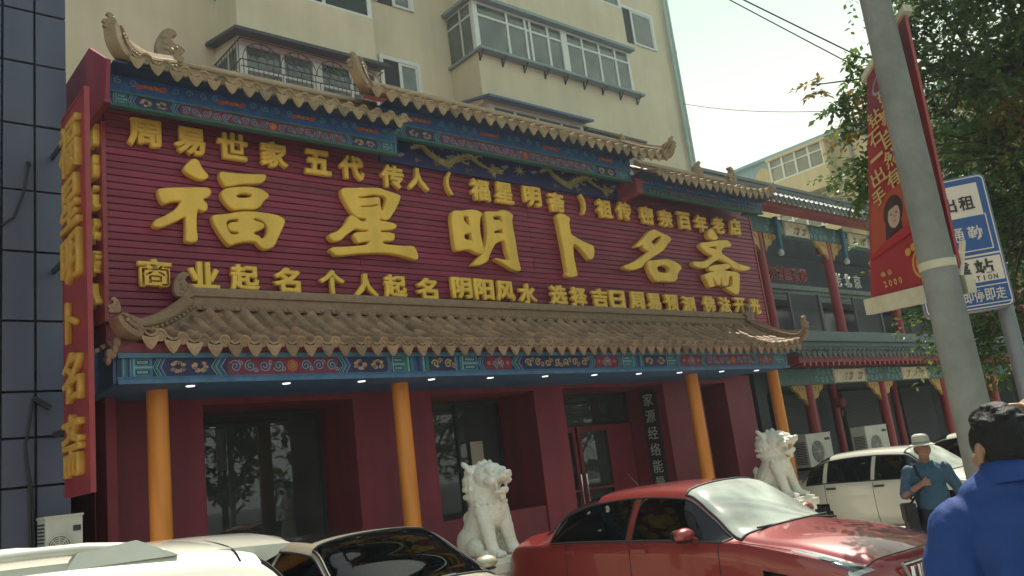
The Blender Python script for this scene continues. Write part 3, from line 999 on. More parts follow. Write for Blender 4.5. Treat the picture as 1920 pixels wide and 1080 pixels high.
# dragon frieze under the middle beam
b = MB()
b.col = (.018, .022, .11); b.box(5.95, 10.75, 8.93, 8.985, 5.98, 6.38)
P = Paint(b, 8.93)
def dragon(x0, x1, zc, s, f):
    G1, G2, G3 = (.40, .31, .11), (.52, .45, .24), (.24, .19, .08)
    pts, ws = [], []
    for i in range(61):
        t = i / 60
        x = lerp(x0, x1, t) if f > 0 else lerp(x1, x0, t)
        x += f * .05 * math.sin(t * 22)
        pts.append((x, zc + .115 * math.sin(t * 11.0 + .4) * (1 - .35 * t)))
        ws.append(.010 + .034 * math.sin(math.pi * min(1, t * 1.1 + .03)) ** .6)
    P.line(pts, [w + .008 for w in ws], G3, 2)
    P.line(pts, ws, G1, 3)
    P.line([(x, z + ws[i] * .35) for i, (x, z) in enumerate(pts)], [q * .32 for q in ws], G2, 4)
    for i in range(2, 58, 2):
        x, z = pts[i]
        a = pts[i + 1]; dx, dz = a[0] - x, a[1] - z; l = math.hypot(dx, dz) or 1
        nx, nz = -dz / l, dx / l
        P.line([(x + nx * ws[i], z + nz * ws[i]), (x + nx * (ws[i] + .028) - dx / l * .02, z + nz * (ws[i] + .028))], [.009, .001], G2, 4)
        P.line([(x - nx * ws[i] * .9, z - nz * ws[i] * .9), (x + nx * ws[i] * .2, z + nz * ws[i] * .2)], .003, G3, 5)
    hx, hz = pts[-1]
    P.disc(hx + f * .03, hz + .012, .075, .05, G1, 5)
    P.disc(hx + f * .10, hz + .012, .045, .022, G2, 6); P.disc(hx + f * .09, hz - .03, .04, .012, G1, 6)
    P.disc(hx + f * .05, hz + .03, .013, .013, (.02, .02, .06), 7)
    for k in range(7):
        a = .5 + k * .36
        P.line([(hx, hz), (hx - f * .09 * math.sin(a), hz + .10 * math.cos(a)), (hx - f * .14 * math.sin(a + .2), hz + .14 * math.cos(a + .2))], [.016, .011, .002], G2 if k % 2 else G1, 6)
    P.line([(hx + f * .12, hz + .02), (hx + f * .18, hz + .05), (hx + f * .17, hz + .09)], [.005, .004, .001], G2, 7)
    for q, t in enumerate((.18, .36, .58, .78)):
        i = int(t * 60)
        x, z = pts[i]
        up = 1 if q % 2 else -1
        P.line([(x, z), (x + f * .05, z + up * .05), (x + f * .10, z + up * .075), (x + f * .14, z + up * .06)], [.022, .018, .012, .006], G1, 4)
        for d in (-.045, -.015, .02, .045):
            P.line([(x + f * .13, z + up * .065), (x + f * (.165 - abs(d) * .4), z + up * .065 + d)], [.007, .001], G2, 5)
    R_ = random.Random(int(x0 * 10))
    for k in range(9):
        px, pz = R_.uniform(x0, x1), zc + R_.choice((-1, 1)) * R_.uniform(.09, .15)
        P.spiral(px, pz, .035, G3, R_.choice((-1, 1)), 1.2, R_.random() * 6, .006, 2)
        P.line([(px, pz), (px + .06, pz + .012), (px + .10, pz - .005)], [.009, .007, .001], G3, 2)
dragon(6.45, 7.95, 6.185, 1.0, 1)
dragon(8.85, 10.35, 6.185, 1.0, 1)
for k in range(9):
    a = k * .7
    P.line([(8.42, 6.19), (8.42 + .13 * math.cos(a), 6.19 + .1 * math.sin(a))], [.016, .002], (.40, .34, .22), 3)
for x in (6.25, 7.1, 8.12, 8.7, 9.6, 10.5):
    P.disc(x, 6.10 + .1 * (int(x * 10) % 2), .06, .022, LILAC, 2); P.disc(x + .05, 6.12 + .1 * (int(x * 10) % 2), .045, .02, LILAC, 3)
b.build("dragon_panel", MT['paint'], shop, SO)

# dark red gable boards at the left end
b = MB()
g_ = [(9.0, 5.9), (8.42, 5.9), (8.34, 6.3), (8.95, 6.72), (10.6, 6.72), (10.6, 5.9)]
b.add([(2.40, y, z) for y, z in g_] + [(2.44, y, z) for y, z in g_], [tuple(range(6)), tuple(range(11, 5, -1))] + [(i, i + 6, (i + 1) % 6 + 6, (i + 1) % 6) for i in range(6)])
b.box(2.39, 2.45, 8.40, 10.6, 5.86, 5.9)
b.mark(); b.box(10.6, 10.75, 8.5, 8.99, 5.98, 6.24)
b.build_each("gable_board", MT['redwall'], shop, SO)
# ------------------------------------------------------------------ main sign board
sign = thing("shop_sign", "wide maroon slatted sign board with raised yellow Chinese characters above the canopy", "sign board", (8.5, 9.0, 3.83))
NO = Vector((-8.5, -9.0, -3.83))
b = MB()
n = 30
for i in range(n):
    z0 = 3.75 + i * (6.12 - 3.75) / n
    z1 = z0 + (6.12 - 3.75) / n
    xs_ = [2.56] + sorted([2.56 + 2.99 * k + random.uniform(-.01, .01) for k in (1, 2, 3)]) + [14.52]
    for k in range(4):
        d = random.uniform(-.004, .004)
        kk = random.uniform(.82, 1.16)
        b.col = (.225 * kk, .013 * kk, .050 * kk * random.uniform(.9, 1.1))
        y = 9.0 + d
        x0, x1 = xs_[k], xs_[k + 1] - .004
        prof = [(y + .03, z0 + .004), (y + .004, z0 + .004), (y, z0 + .012), (y, z1 - .010), (y + .006, z1 - .004), (y + .03, z1 - .004)]
        b.add([(x0, q, r) for q, r in prof] + [(x1, q, r) for q, r in prof],
              [(0, 1, 2, 3, 4, 5), (11, 10, 9, 8, 7, 6)] + [(j, j + 6, (j + 1) % 6 + 6, (j + 1) % 6) for j in range(6)])
slats = b.build("slat_panel", MT['slat'], sign, NO)
b = MB(); b.box(2.56, 14.52, 9.03, 9.11, 3.74, 6.13); b.build("backing", MT['joint'], sign, NO)
b = MB(); b.box(2.515, 2.557, 8.985, 9.42, 3.74, 5.92); b.mark(); b.box(14.522, 14.56, 8.985, 9.11, 3.74, 6.13)
b.build_each("side_panel", MT['redwood'], sign, NO)
b = MB()
for i in range(1, 29, 1):
    z = 3.75 + i * .079
    for x in (2.60, 5.4, 8.3, 11.2, 14.4):
        if random.random() < .62:
            b.ell((x + random.uniform(-.15, .15) * (x > 2.7), 9.0, z + .04), (.006, .004, .006), 6, 4)
b.build("screw", MT['chrome'], sign, NO)

BIG = {'fu':[[(3475,5605),(3508,5592),(3543,5503),(3607,5435),(3611,5406),(3559,5370),(3492,5372),(3385,5421),(3343,5456),(3355,5498),(3401,5558),(3441,5596)],[(3063,5205),(3588,5280),(3627,5261),(3636,5221),(3612,5177),(3526,5132),(3580,5092),(3589,5053),(3576,5010),(3531,4994),(3482,5017),(3462,4969),(3448,4785),(3462,4673),(3450,4638),(3384,4619),(3326,4633),(3339,4707),(3340,4842),(3341,4922),(3255,4862),(3137,4794),(3058,4758),(3007,4759),(2993,4790),(3015,4837),(3109,4885),(3217,4964),(3272,5027),(3307,5094),(3200,5075),(3114,5031),(3084,5062),(3056,5148)],[(3757,5493),(3838,5492),(4027,5501),(4296,5537),(4310,5510),(4284,5451),(4226,5413),(4008,5383),(3877,5342),(3806,5320),(3774,5370),(3743,5437)],[(3757,5249),(3805,5296),(3946,5333),(4102,5356),(4246,5342),(4329,5285),(4314,5246),(4256,5202),(4215,5125),(4134,5085),(4003,5076),(3896,5050),(3840,5081),(3786,5146),(3754,5201)],[(3922,5216),(3954,5250),(4038,5276),(4121,5265),(4119,5234),(4058,5212),(3951,5199)],[(3633,4930),(3652,4961),(3812,4990),(3965,5036),(4120,5054),(4277,5053),(4412,5043),(4497,5009),(4513,4974),(4470,4884),(4391,4732),(4349,4650),(4249,4606),(4190,4631),(4134,4697),(4027,4688),(3898,4659),(3827,4619),(3783,4655),(3720,4742),(3658,4852)],[(3790,4894),(3826,4929),(3943,4955),(3940,4907),(3853,4898),(3815,4865),(3809,4832),(3842,4794),(3934,4795),(3929,4759),(3839,4751),(3802,4796)],[(4121,4976),(4175,4975),(4246,4947),(4290,4879),(4280,4806),(4239,4736),(4191,4738),(4180,4761),(4110,4780),(4117,4808),(4191,4839),(4241,4874),(4244,4910),(4197,4936),(4120,4946)]],'xing':[[(5306,5472),(5351,5506),(5609,5537),(5863,5573),(6001,5544),(6200,5511),(6172,5437),(6091,5300),(5987,5167),(5932,5139),(5835,5157),(5831,5117),(5943,5117),(6070,5101),(6086,5068),(6048,5025),(5828,4992),(5825,4964),(5966,4975),(6042,4961),(6034,4892),(5992,4860),(5839,4852),(5860,4807),(6012,4805),(6167,4807),(6314,4824),(6361,4771),(6380,4680),(6366,4644),(6319,4635),(6229,4657),(6025,4693),(5772,4690),(5427,4647),(5165,4601),(5122,4640),(5079,4669),(5116,4704),(5292,4723),(5534,4760),(5634,4785),(5663,4837),(5564,4817),(5489,4794),(5451,4841),(5426,4893),(5465,4928),(5644,4952),(5641,4980),(5554,4971),(5471,4986),(5394,4934),(5305,4871),(5241,4806),(5135,4786),(5076,4840),(5108,4880),(5216,4917),(5331,5027),(5388,5132),(5432,5153),(5484,5125),(5553,5083),(5633,5091),(5638,5136),(5508,5128),(5441,5182),(5368,5296),(5316,5390)],[(5523,5410),(5623,5428),(5777,5476),(5904,5480),(5978,5449),(5942,5352),(5901,5267),(5867,5263),(5863,5354),(5867,5424),(5837,5443),(5721,5415),(5558,5392)],[(5555,5295),(5711,5314),(5840,5352),(5838,5328),(5760,5302),(5571,5273)]],'ming':[[(7022,5354),(7063,5394),(7228,5409),(7356,5444),(7481,5446),(7577,5410),(7523,5347),(7492,5220),(7489,5066),(7516,4906),(7520,4850),(7475,4801),(7389,4804),(7256,4859),(7100,4822),(7021,4811),(7009,4904),(7006,5102),(7002,5252)],[(7217,5325),(7256,5344),(7316,5335),(7320,5274),(7322,5203),(7297,5196),(7220,5259)],[(7194,5070),(7307,5095),(7325,5092),(7329,5032),(7345,4972),(7336,4951),(7317,4990),(7194,4984)],[(7618,5430),(7659,5450),(7842,5465),(7980,5507),(8084,5492),(8157,5447),(8126,5379),(8118,5282),(8139,5083),(8145,4789),(8177,4614),(8139,4591),(8022,4604),(7876,4677),(7755,4725),(7700,4741),(7734,4759),(7822,4745),(7952,4744),(7987,4757),(7947,4878),(7941,5003),(7921,5043),(7839,5020),(7734,4965),(7661,4866),(7596,4769),(7574,4707),(7465,4649),(7363,4627),(7277,4621),(7293,4647),(7404,4735),(7495,4807),(7560,4909),(7613,5057),(7632,5182),(7626,5317)],[(7757,5372),(7807,5403),(7925,5411),(7930,5359),(7934,5296),(7912,5325),(7849,5340),(7770,5331)],[(7751,5163),(7867,5200),(7921,5210),(7914,5168),(7922,5137),(7845,5146),(7752,5127)]],'bu':[[(9073,5555),(9150,5582),(9260,5569),(9356,5519),(9312,5460),(9315,5351),(9321,5255),(9390,5231),(9512,5181),(9637,5143),(9766,5117),(9803,5090),(9786,4966),(9719,4882),(9651,4877),(9570,4974),(9458,5073),(9352,5119),(9323,5050),(9311,4906),(9322,4752),(9342,4605),(9313,4580),(9181,4560),(9104,4574),(9092,4608),(9131,4634),(9123,4798),(9111,5033),(9097,5210),(9082,5388),(9067,5494)]],'na':[[(11370,5538),(11444,5528),(11605,5479),(11772,5447),(11820,5393),(11701,5307),(11548,5178),(11431,5123),(11278,5054),(11109,4974),(10978,4909),(10920,4838),(10789,4796),(10638,4765),(10497,4772),(10433,4801),(10480,4836),(10648,4881),(10843,4961),(11010,5045),(11161,5125),(11082,5141),(10992,5179),(11039,5239),(10930,5196),(10827,5171),(10825,5199),(10949,5277),(11085,5368),(11230,5484)],[(11237,5302),(11353,5363),(11433,5411),(11523,5431),(11553,5410),(11486,5346),(11381,5268),(11315,5239),(11297,5272)],[(11071,4954),(11225,4971),(11506,5008),(11664,5019),(11848,4980),(11941,4928),(11973,4878),(11878,4820),(11814,4747),(11793,4665),(11668,4618),(11410,4621),(11219,4599),(11162,4641),(11100,4727),(11054,4847)],[(11302,4874),(11429,4906),(11532,4907),(11628,4873),(11633,4827),(11568,4772),(11445,4764),(11310,4768),(11288,4817)]],'zhai':[[(13027,5716),(13114,5703),(13161,5628),(13228,5541),(13126,5503),(12967,5503),(12912,5548),(12925,5635)],[(12651,5405),(12952,5449),(13241,5506),(13528,5531),(13563,5490),(13619,5436),(13561,5403),(13343,5377),(13280,5322),(13236,5247),(13341,5212),(13530,5139),(13771,5069),(14128,5042),(14061,4986),(13833,4957),(13642,4959),(13515,5009),(13397,5087),(13157,5134),(13035,5104),(12854,5021),(12697,4934),(12519,4922),(12375,4947),(12303,4997),(12354,5028),(12616,5040),(12833,5104),(12967,5184),(12798,5220),(12726,5278),(12687,5296),(12622,5340)],[(12851,5330),(13020,5372),(13137,5382),(13104,5308),(12985,5327)],[(12766,4945),(12914,4997),(13172,5029),(13367,5063),(13449,5026),(13436,4982),(13188,4923),(13346,4912),(13583,4919),(13715,4884),(13634,4657),(13573,4497),(13471,4471),(13344,4515),(13157,4584),(13257,4610),(13398,4617),(13453,4761),(13439,4832),(13353,4820),(13284,4639),(13168,4619),(13091,4629),(13113,4785),(13074,4769),(13037,4641),(12940,4615),(12894,4689),(12857,4756),(12825,4761),(12833,4672),(12858,4604),(12751,4578),(12686,4581),(12647,4675),(12585,4768),(12619,4812),(12761,4848),(12950,4887),(12773,4890)]],}
GROUPS = {'fu': 1, 'xing': 1, 'ming': 1, 'bu': 1, 'na': 1, 'zhai': 1}
for k, polys in BIG.items():
    q = [[(x / 1000, z / 1000) for x, z in p] for p in polys]
    o = outline_mesh(q, MT['gold'], .035, .018, "character", sign, 8.945)
    o.location = Vector(o.location) + NO
TOP = [('周',2.94,5.83),('易',3.43,5.82),('世',3.93,5.84),('家',4.44,5.82),('五',5.02,5.81),('代',5.5,5.81),('传',6.11,5.77),('人',6.52,5.79),('（',7.04,5.8),('福',7.6,5.78),('星',8.05,5.79),('明',8.62,5.8),('斋',9.12,5.77),('）',9.71,5.8),('祖',10.21,5.79),('传',10.69,5.8),('密',11.28,5.79),('宗',11.78,5.79),('百',12.31,5.8),('年',12.8,5.8),('老',13.34,5.82),('店',13.88,5.83)]
BOT = [('商',3.0,4.26),('业',3.52,4.26),('起',3.99,4.26),('名',4.5,4.26),('个',5.09,4.27),('人',5.56,4.25),('起',6.0,4.26),('名',6.49,4.25),('阴',7.07,4.29),('阳',7.46,4.29),('风',7.85,4.28),('水',8.27,4.26),('选',8.9,4.27),('择',9.33,4.26),('吉',9.8,4.26),('日',10.2,4.25),('周',10.68,4.25),('易',11.1,4.24),('预',11.57,4.24),('测',12.03,4.23),('佛',12.62,4.26),('法',13.1,4.26),('开',13.57,4.27),('光',14.06,4.27)]
for ch, x, z in TOP:
    w = .36 if ch not in '（）' else .12
    h = .33 if ch not in '（）' else .36
    put_char(ch, MT['gold'], sign, Vector((x, 8.95, z)) + NO, w, h, depth=.085, bevel=.045, weight=.002)
for ch, x, z in BOT:
    put_char(ch, MT['gold'], sign, Vector((x, 8.95, z)) + NO, .35, .31, depth=.085, bevel=.045, weight=.002)
# small characters on the left return of the board
for i, ch in enumerate("周易五代传人"):
    put_char(ch, MT['gold'], sign, Vector((2.49, 9.2, 5.78 - i * .345)) + NO, .30, .25, rz=rad(-90), depth=.12, bevel=.035, weight=.0)

# ------------------------------------------------------------------ projecting vertical sign at the left end
MT['olgold'] = mat('old_gold_letter', (.52, .27, .04), .5, var=.2, vs=6)
vs = thing("vertical_sign", "tall narrow red sign with yellow characters standing out from the shop's left end", "sign board", (2.08, 8.0, 2.0))
VO = Vector((-2.08, -8.0, -2.0))
b = MB()
b.box(2.03, 2.06, 7.74, 8.52, 2.05, 5.62)
b.box(2.022, 2.066, 7.72, 7.74, 2.02, 5.65); b.box(2.022, 2.066, 8.52, 8.54, 2.02, 5.65)
b.box(2.022, 2.066, 7.74, 8.52, 2.02, 2.05); b.box(2.022, 2.066, 7.74, 8.52, 5.62, 5.65)
b.build("board", MT['redwood'], vs, VO)
for z in (2.6, 4.2, 5.4):
    b = MB(); b.box(2.03, 2.06, 8.54, 8.99, z, z + .05); b.build("bracket", MT['dark'], vs, VO)
for (z1, z0), ch in zip(((5.75, 5.17), (5.13, 4.59), (4.55, 4.05), (3.90, 3.47), (3.39, 2.89), (2.80, 2.2)), "福星明卜名斋"):
    z1, z0 = 1.75 + (z1 - 1.75) * .93, 1.75 + (z0 - 1.75) * .93
    put_char(ch, MT['olgold'], vs, Vector((2.005, 8.14, (z0 + z1) / 2)) + VO, .58 if ch != '卜' else .34, z1 - z0 - .02, rz=rad(-90), depth=.05, bevel=.018, weight=.0)

# plaque on the door jamb
pl = thing("door_plaque", "narrow black upright plaque with pale characters beside the shop entrance", "plaque", (11.77, 9.95, 1.1))
PO = Vector((-11.77, -9.95, -1.1))
b = MB(); b.box(11.77, 11.798, 9.78, 10.12, 1.1, 2.9); b.build("board", MT['dark'], pl, PO)
for i, ch in enumerate("家源经络能量"):
    put_char(ch, MT['white'], pl, Vector((11.767, 9.95, 2.73 - i * .29)) + PO, .22, .22, rz=rad(-90), depth=.004, bevel=.0, weight=.0)
# ------------------------------------------------------------------ grey panel building at the left
pb = thing("panel_building", "blue-grey stone panelled building at the far left edge", "building", (0.0, 9.0, 0))
BO = Vector((0, -9.0, 0))
zs = [0.01, 0.85, 1.5, 2.17, 2.62, 3.05, 3.73, 4.42, 5.05, 5.75, 6.43, 7.02, 7.7, 8.4, 9.1, 9.8, 10.5, 11.3]
xs = [-6.0, -4.9, -3.8, -2.7, -1.6, -.5, .55, 1.60, 1.89, 2.195]
b = MB()
for i in range(len(zs) - 1):
    for j in range(len(xs) - 1):
        g = .012
        d = random.uniform(-.004, .004)
        b.box(xs[j] + g, xs[j + 1] - g, 9.0 + d, 9.06, zs[i] + g, zs[i + 1] - g)
for i in range(len(zs) - 1):
    y = 9.06
    while y < 16:
        b.box(2.14, 2.195, y + .012, y + 1.1, zs[i] + .012, zs[i + 1] - .012); y += 1.12
b.build("stone_panels", MT['panel'], pb, BO)
b = MB(); b.box(-6, 2.14, 9.062, 18, 0, 11.3); b.box(-6.05, 2.24, 8.97, 18.05, 11.3, 11.55); b.build("wall", MT['joint'], pb, BO)
b = MB()
b.tube([(1.60, 8.97, 4.66), (1.70, 8.96, 4.75), (1.78, 8.95, 5.0), (1.825, 8.95, 5.30)], .013, 8)
b.tube([(1.825, 8.95, 5.30), (1.83, 9.0, 5.34)], .022, 8)
tag(b.build("cable", MT['black'], None), "short black cable curving up the grey panels at the left edge", "cable")
b = MB()
b.tube([(1.86, 8.96, 2.98), (1.83, 8.96, 2.75), (1.795, 8.95, 2.55), (1.80, 8.95, 2.42), (1.84, 8.95, 2.2), (1.87, 8.95, 1.6)], .012, 8)
b.tube([(1.80, 8.95, 2.5), (1.815, 8.95, 2.3), (1.83, 8.95, 2.1), (1.84, 8.95, 1.6)], .012, 8)
b.obox((1.93, 8.95, 2.93), (.075, 0, -.05), (0, .03, 0), (.012, 0, .018))
tag(b.build("cable", MT['black'], None), "two long black cables hanging from a small bracket on the grey panels", "cable")

# ------------------------------------------------------------------ beige apartment block behind
ap = thing("apartment_building", "beige apartment block with glazed balconies rising behind the shop", "apartment building", (14, 18.3, 0))
AO = Vector((-14, -18.3, 0))
b = MB()
b.box(0.5, 26.3, 18.3, 32, 0, 23)
b.build("wall", MT['stucco'], ap, AO)
SH = 3.3
SILLS = [13.80 + SH * k for k in (-3, -2, -1, 0, 1, 2)]
MT['darkglass'] = mat('dark_shop_glass', (.012, .016, .028), .18, var=.4, vs=1.0)
bp = MB(); bs = MB()
def stack(x0, x1, tops, yf=17.0):
    """parapets of a stack of balconies; openings lie between them"""
    z = 0
    bp.mark()
    for sill, top in tops:
        bp.box(x0, x1, yf, 18.3, z, sill); z = top
    bp.box(x0, x1, yf, 18.3, z, 23)
def balcony(x0, x1, sill, top, mull, trans, frame, gm, depth=1.27, yf=17.0, cur=None, posts=(), name="balcony_window"):
    f = MB()
    fw = .07
    y = yf + .05
    f.box(x0 + .02, x0 + .2, y - .03, y + .12, sill, top); f.box(x1 - .12, x1, y - .03, y + .05, sill, top)
    f.box(x0 + .2, x1 - .12, y - .03, y + .05, sill, sill + fw); f.box(x0 + .2, x1 - .12, y - .03, y + .05, top - fw, top)
    for m in mull: f.box(m - .04, m + .04, y - .026, y + .046, sill + fw, top - fw)
    for m in posts: f.box(m - .13, m + .13, y - .05, y + .06, sill + .002, top - .002)
    f.box(x0 + .2, x1 - .12, y - .02, y + .04, trans - .035, trans + .035)
    # left side frame
    f.box(x0 + .02, x0 + .06, y + .12, yf + depth, sill, sill + .06); f.box(x0 + .02, x0 + .06, y + .12, yf + depth, top - .06, top)
    f.box(x0 + .02, x0 + .055, y + .12, yf + depth, trans - .03, trans + .03); f.box(x0 + .02, x0 + .06, yf + .62, yf + .68, sill + .06, top - .06)
    o = f.build(name, frame, ap, AO)
    g = MB(); g.box(x0 + .2, x1 - .12, y + .005, y + .012, sill + fw, top - fw); g.box(x0 + .03, x0 + .037, y + .12, yf + depth, sill + .06, top - .06)
    g.build("pane", gm, o)
    if cur:
        c = MB()
        for a, e in cur:
            k = int((e - a) / .09)
            pts = [(lerp(a, e, i / k), y + .16 + .025 * (i % 2)) for i in range(k + 1)]
            for i in range(k):
                (xa, ya), (xb, yb) = pts[i], pts[i + 1]
                c.poly([(xa, ya, sill + .05), (xb, yb, sill + .05), (xb, yb, top - .1), (xa, ya, top - .1)])
        c.build("curtain", MT['curtain'], o)
    return o
# right stack: big balcony, the one below it, the one above
stack(15.0, 21.95, [(SILLS[0], SILLS[0] + 1.6), (SILLS[1], SILLS[1] + 1.6), (SILLS[2], 12.15), (SILLS[3], 15.42), (SILLS[4], SILLS[4] + 1.62), (SILLS[5], SILLS[5] + 1.62)])
stack(7.75, 11.5, [(SILLS[0], SILLS[0] + 1.6), (SILLS[1], SILLS[1] + 1.6), (SILLS[2], 12.2), (SILLS[3] - .02, 15.42), (SILLS[4], SILLS[4] + 1.62)])
bp.build_each("balcony_parapet", MT['stucco'], ap, AO)
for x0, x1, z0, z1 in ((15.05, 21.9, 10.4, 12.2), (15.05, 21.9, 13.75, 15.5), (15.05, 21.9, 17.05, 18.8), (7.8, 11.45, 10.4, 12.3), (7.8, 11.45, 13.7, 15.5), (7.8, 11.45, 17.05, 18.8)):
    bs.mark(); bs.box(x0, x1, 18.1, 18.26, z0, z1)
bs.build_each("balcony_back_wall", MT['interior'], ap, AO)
balcony(15.0, 21.95, SILLS[3], 15.42, (16.35, 17.1, 17.3, 18.05, 19.6, 20.4, 21.2), 15.0, MT['white'], MT['skyglass'], cur=((15.3, 16.9), (17.5, 18.6), (21.2, 21.7)), posts=(18.75,))
balcony(15.2, 19.05, SILLS[2], 12.15, (16.2, 17.1, 18.1), 11.72, MT['white'], MT['skyglass'], cur=((15.5, 18.8),))
balcony(19.1, 21.9, SILLS[2], 12.0, (20.0, 21.0), 11.6, MT['dark'], MT['skyglass'], yf=17.15, depth=1.1)
balcony(15.0, 21.95, SILLS[4], SILLS[4] + 1.62, (16.35, 17.3, 19.6, 20.6), SILLS[4] + 1.2, MT['white'], MT['skyglass'], posts=(18.75,))
balcony(7.75, 11.5, SILLS[2], 12.2, (8.85, 9.75, 10.7), 11.55, MT['white'], MT['skyglass'], cur=((8.0, 11.3),), posts=(9.75,))
MT['blueglass'] = glass("blue_tinted_glass", (0.05, 0.18, 0.34), 1.5, 0.02)
balcony(7.75, 11.5, SILLS[3] - .02, 15.42, (8.9, 10.1), 15.0, MT['white'], MT['blueglass'])
# slab lips, awnings, brackets
b = MB()
b.box(14.9, 22.1, 16.72, 18.3, SILLS[3] - .10, SILLS[3] - .02)
b.box(14.85, 22.05, 16.8, 18.3, 15.42, 15.52)
b.build("balcony_slab", mat("blue_grey_slab", (.20, .26, .27), .7), ap, AO)
b = MB()
for x in [15.05 + .86 * k for k in range(9)]:
    b.mark(); b.tube([(x, 16.78, SILLS[3] - .1), (x, 16.98, SILLS[3] - .34)], .022, 6); b.box(x - .02, x + .02, 16.96, 16.995, SILLS[3] - .36, SILLS[3] - .1)
b.build_each("slab_bracket", MT['dark'], ap, AO)
b = MB()
b.add([(14.9, 16.6, 12.15), (19.15, 16.6, 12.15), (19.15, 18.3, 12.55), (14.9, 18.3, 12.55), (14.9, 16.6, 12.22), (19.15, 16.6, 12.22), (19.15, 18.3, 12.62), (14.9, 18.3, 12.62)],
      [(0, 3, 2, 1), (4, 5, 6, 7), (0, 1, 5, 4), (1, 2, 6, 5), (2, 3, 7, 6), (3, 0, 4, 7)])
b.build("awning", mat("blue_awning", (.05, .09, .19), .5), ap, AO)
b = MB()
b.box(19.15, 22.0, 16.9, 18.3, 12.02, 12.10)
b.build("awning", mat("brown_awning", (.09, .075, .06), .7), ap, AO)
b = MB()
b.add([(7.5, 16.55, 12.22), (11.6, 16.55, 12.22), (11.6, 18.3, 12.62), (7.5, 18.3, 12.62), (7.5, 16.55, 12.30), (11.6, 16.55, 12.30), (11.6, 18.3, 12.70), (7.5, 18.3, 12.70)],
      [(0, 3, 2, 1), (4, 5, 6, 7), (0, 1, 5, 4), (1, 2, 6, 5), (2, 3, 7, 6), (3, 0, 4, 7)])
b.build("awning", mat("dark_awning", (.03, .032, .05), .6), ap, AO)
# wrought window guard on the lower left balcony
b = MB()
y = 16.78
for z in (10.55, 11.45, 11.62, 12.15): b.tube([(7.7, y, z), (11.5, y, z)], .014, 5)
for i in range(32):
    x = 7.75 + i * .12
    b.tube([(x, y, 10.55), (x, y, 11.45)], .010, 5)
    if i % 3 == 0: b.tube([(x, y, 11.45), (x, y, 11.62)], .010, 5)
for k in range(4):
    cx = 8.2 + k * .93
    for r in (.14, .30, .46):
        b.tube([(cx + r * math.cos(a), y, 11.64 + r * math.sin(a)) for a in [math.pi * j / 12 for j in range(13)]], .010, 5)
    for a in (.5, 1.05, 1.57, 2.1, 2.64):
        b.tube([(cx + .14 * math.cos(a), y, 11.64 + .14 * math.sin(a)), (cx + .46 * math.cos(a), y, 11.64 + .46 * math.sin(a))], .009, 5)
for x in (7.7, 11.5):
    for z in (10.55, 11.62, 12.15): b.tube([(x, y, z), (x, 18.28, z)], .014, 5)
    for q in range(9): b.tube([(x, 16.9 + .16 * q, 10.55), (x, 16.9 + .16 * q, 12.15)], .010, 5)
b.build("window_guard", MT['dark'], ap, AO)
# stair window between the stacks
def apwin(x0, x1, z0, z1, dark=None):
    f = MB()
    y = 18.25
    f.box(x0 - .12, x0, y - .02, y + .049, z0, z1 + .12); f.box(x1, x1 + .12, y - .02, y + .049, z0, z1 + .12); f.box(x0, x1, y - .02, y + .049, z1, z1 + .12)
    xm = (x0 + x1) / 2
    f.box(xm - .05, xm + .05, y, y + .045, z0, z1); f.box(xm + .05, x1, y, y + .045, z0, z0 + .07); f.box(xm + .05, x1, y, y + .045, z1 - .07, z1); f.box(x1 - .06, x1, y, y + .045, z0 + .07, z1 - .07)
    o = f.build("stair_window", MT['white'], ap, AO)
    g = MB(); g.box(xm + .05, x1 - .06, y + .02, y + .03, z0 + .07, z1 - .07); g.build("pane", MT['skyglass'], o)
    g = MB(); g.box(x0, xm - .05, y + .035, y + .046, z0, z1); g.build("open_sash", MT['joint'], o)
apwin(12.55, 13.7, 12.0, 13.5)
apwin(12.55, 13.7, 15.3, 16.8)
apwin(22.9, 25.2, 16.9, 18.3)
for x, y in ((26.1, 18.15), (26.36, 18.2), (26.36, 18.5)):
    b = MB(); b.tube([(x, y, 0), (x, y, 22.6)], .075, 10)
    for k in range(7): b.lathe([(.09, k * 3.2 + 1), (.09, k * 3.2 + 1.12)], (x, y, 0), 10)
    b.build("downpipe", mat("pale_green_pipe", (.33, .43, .40), .5), ap, AO, smooth=True)

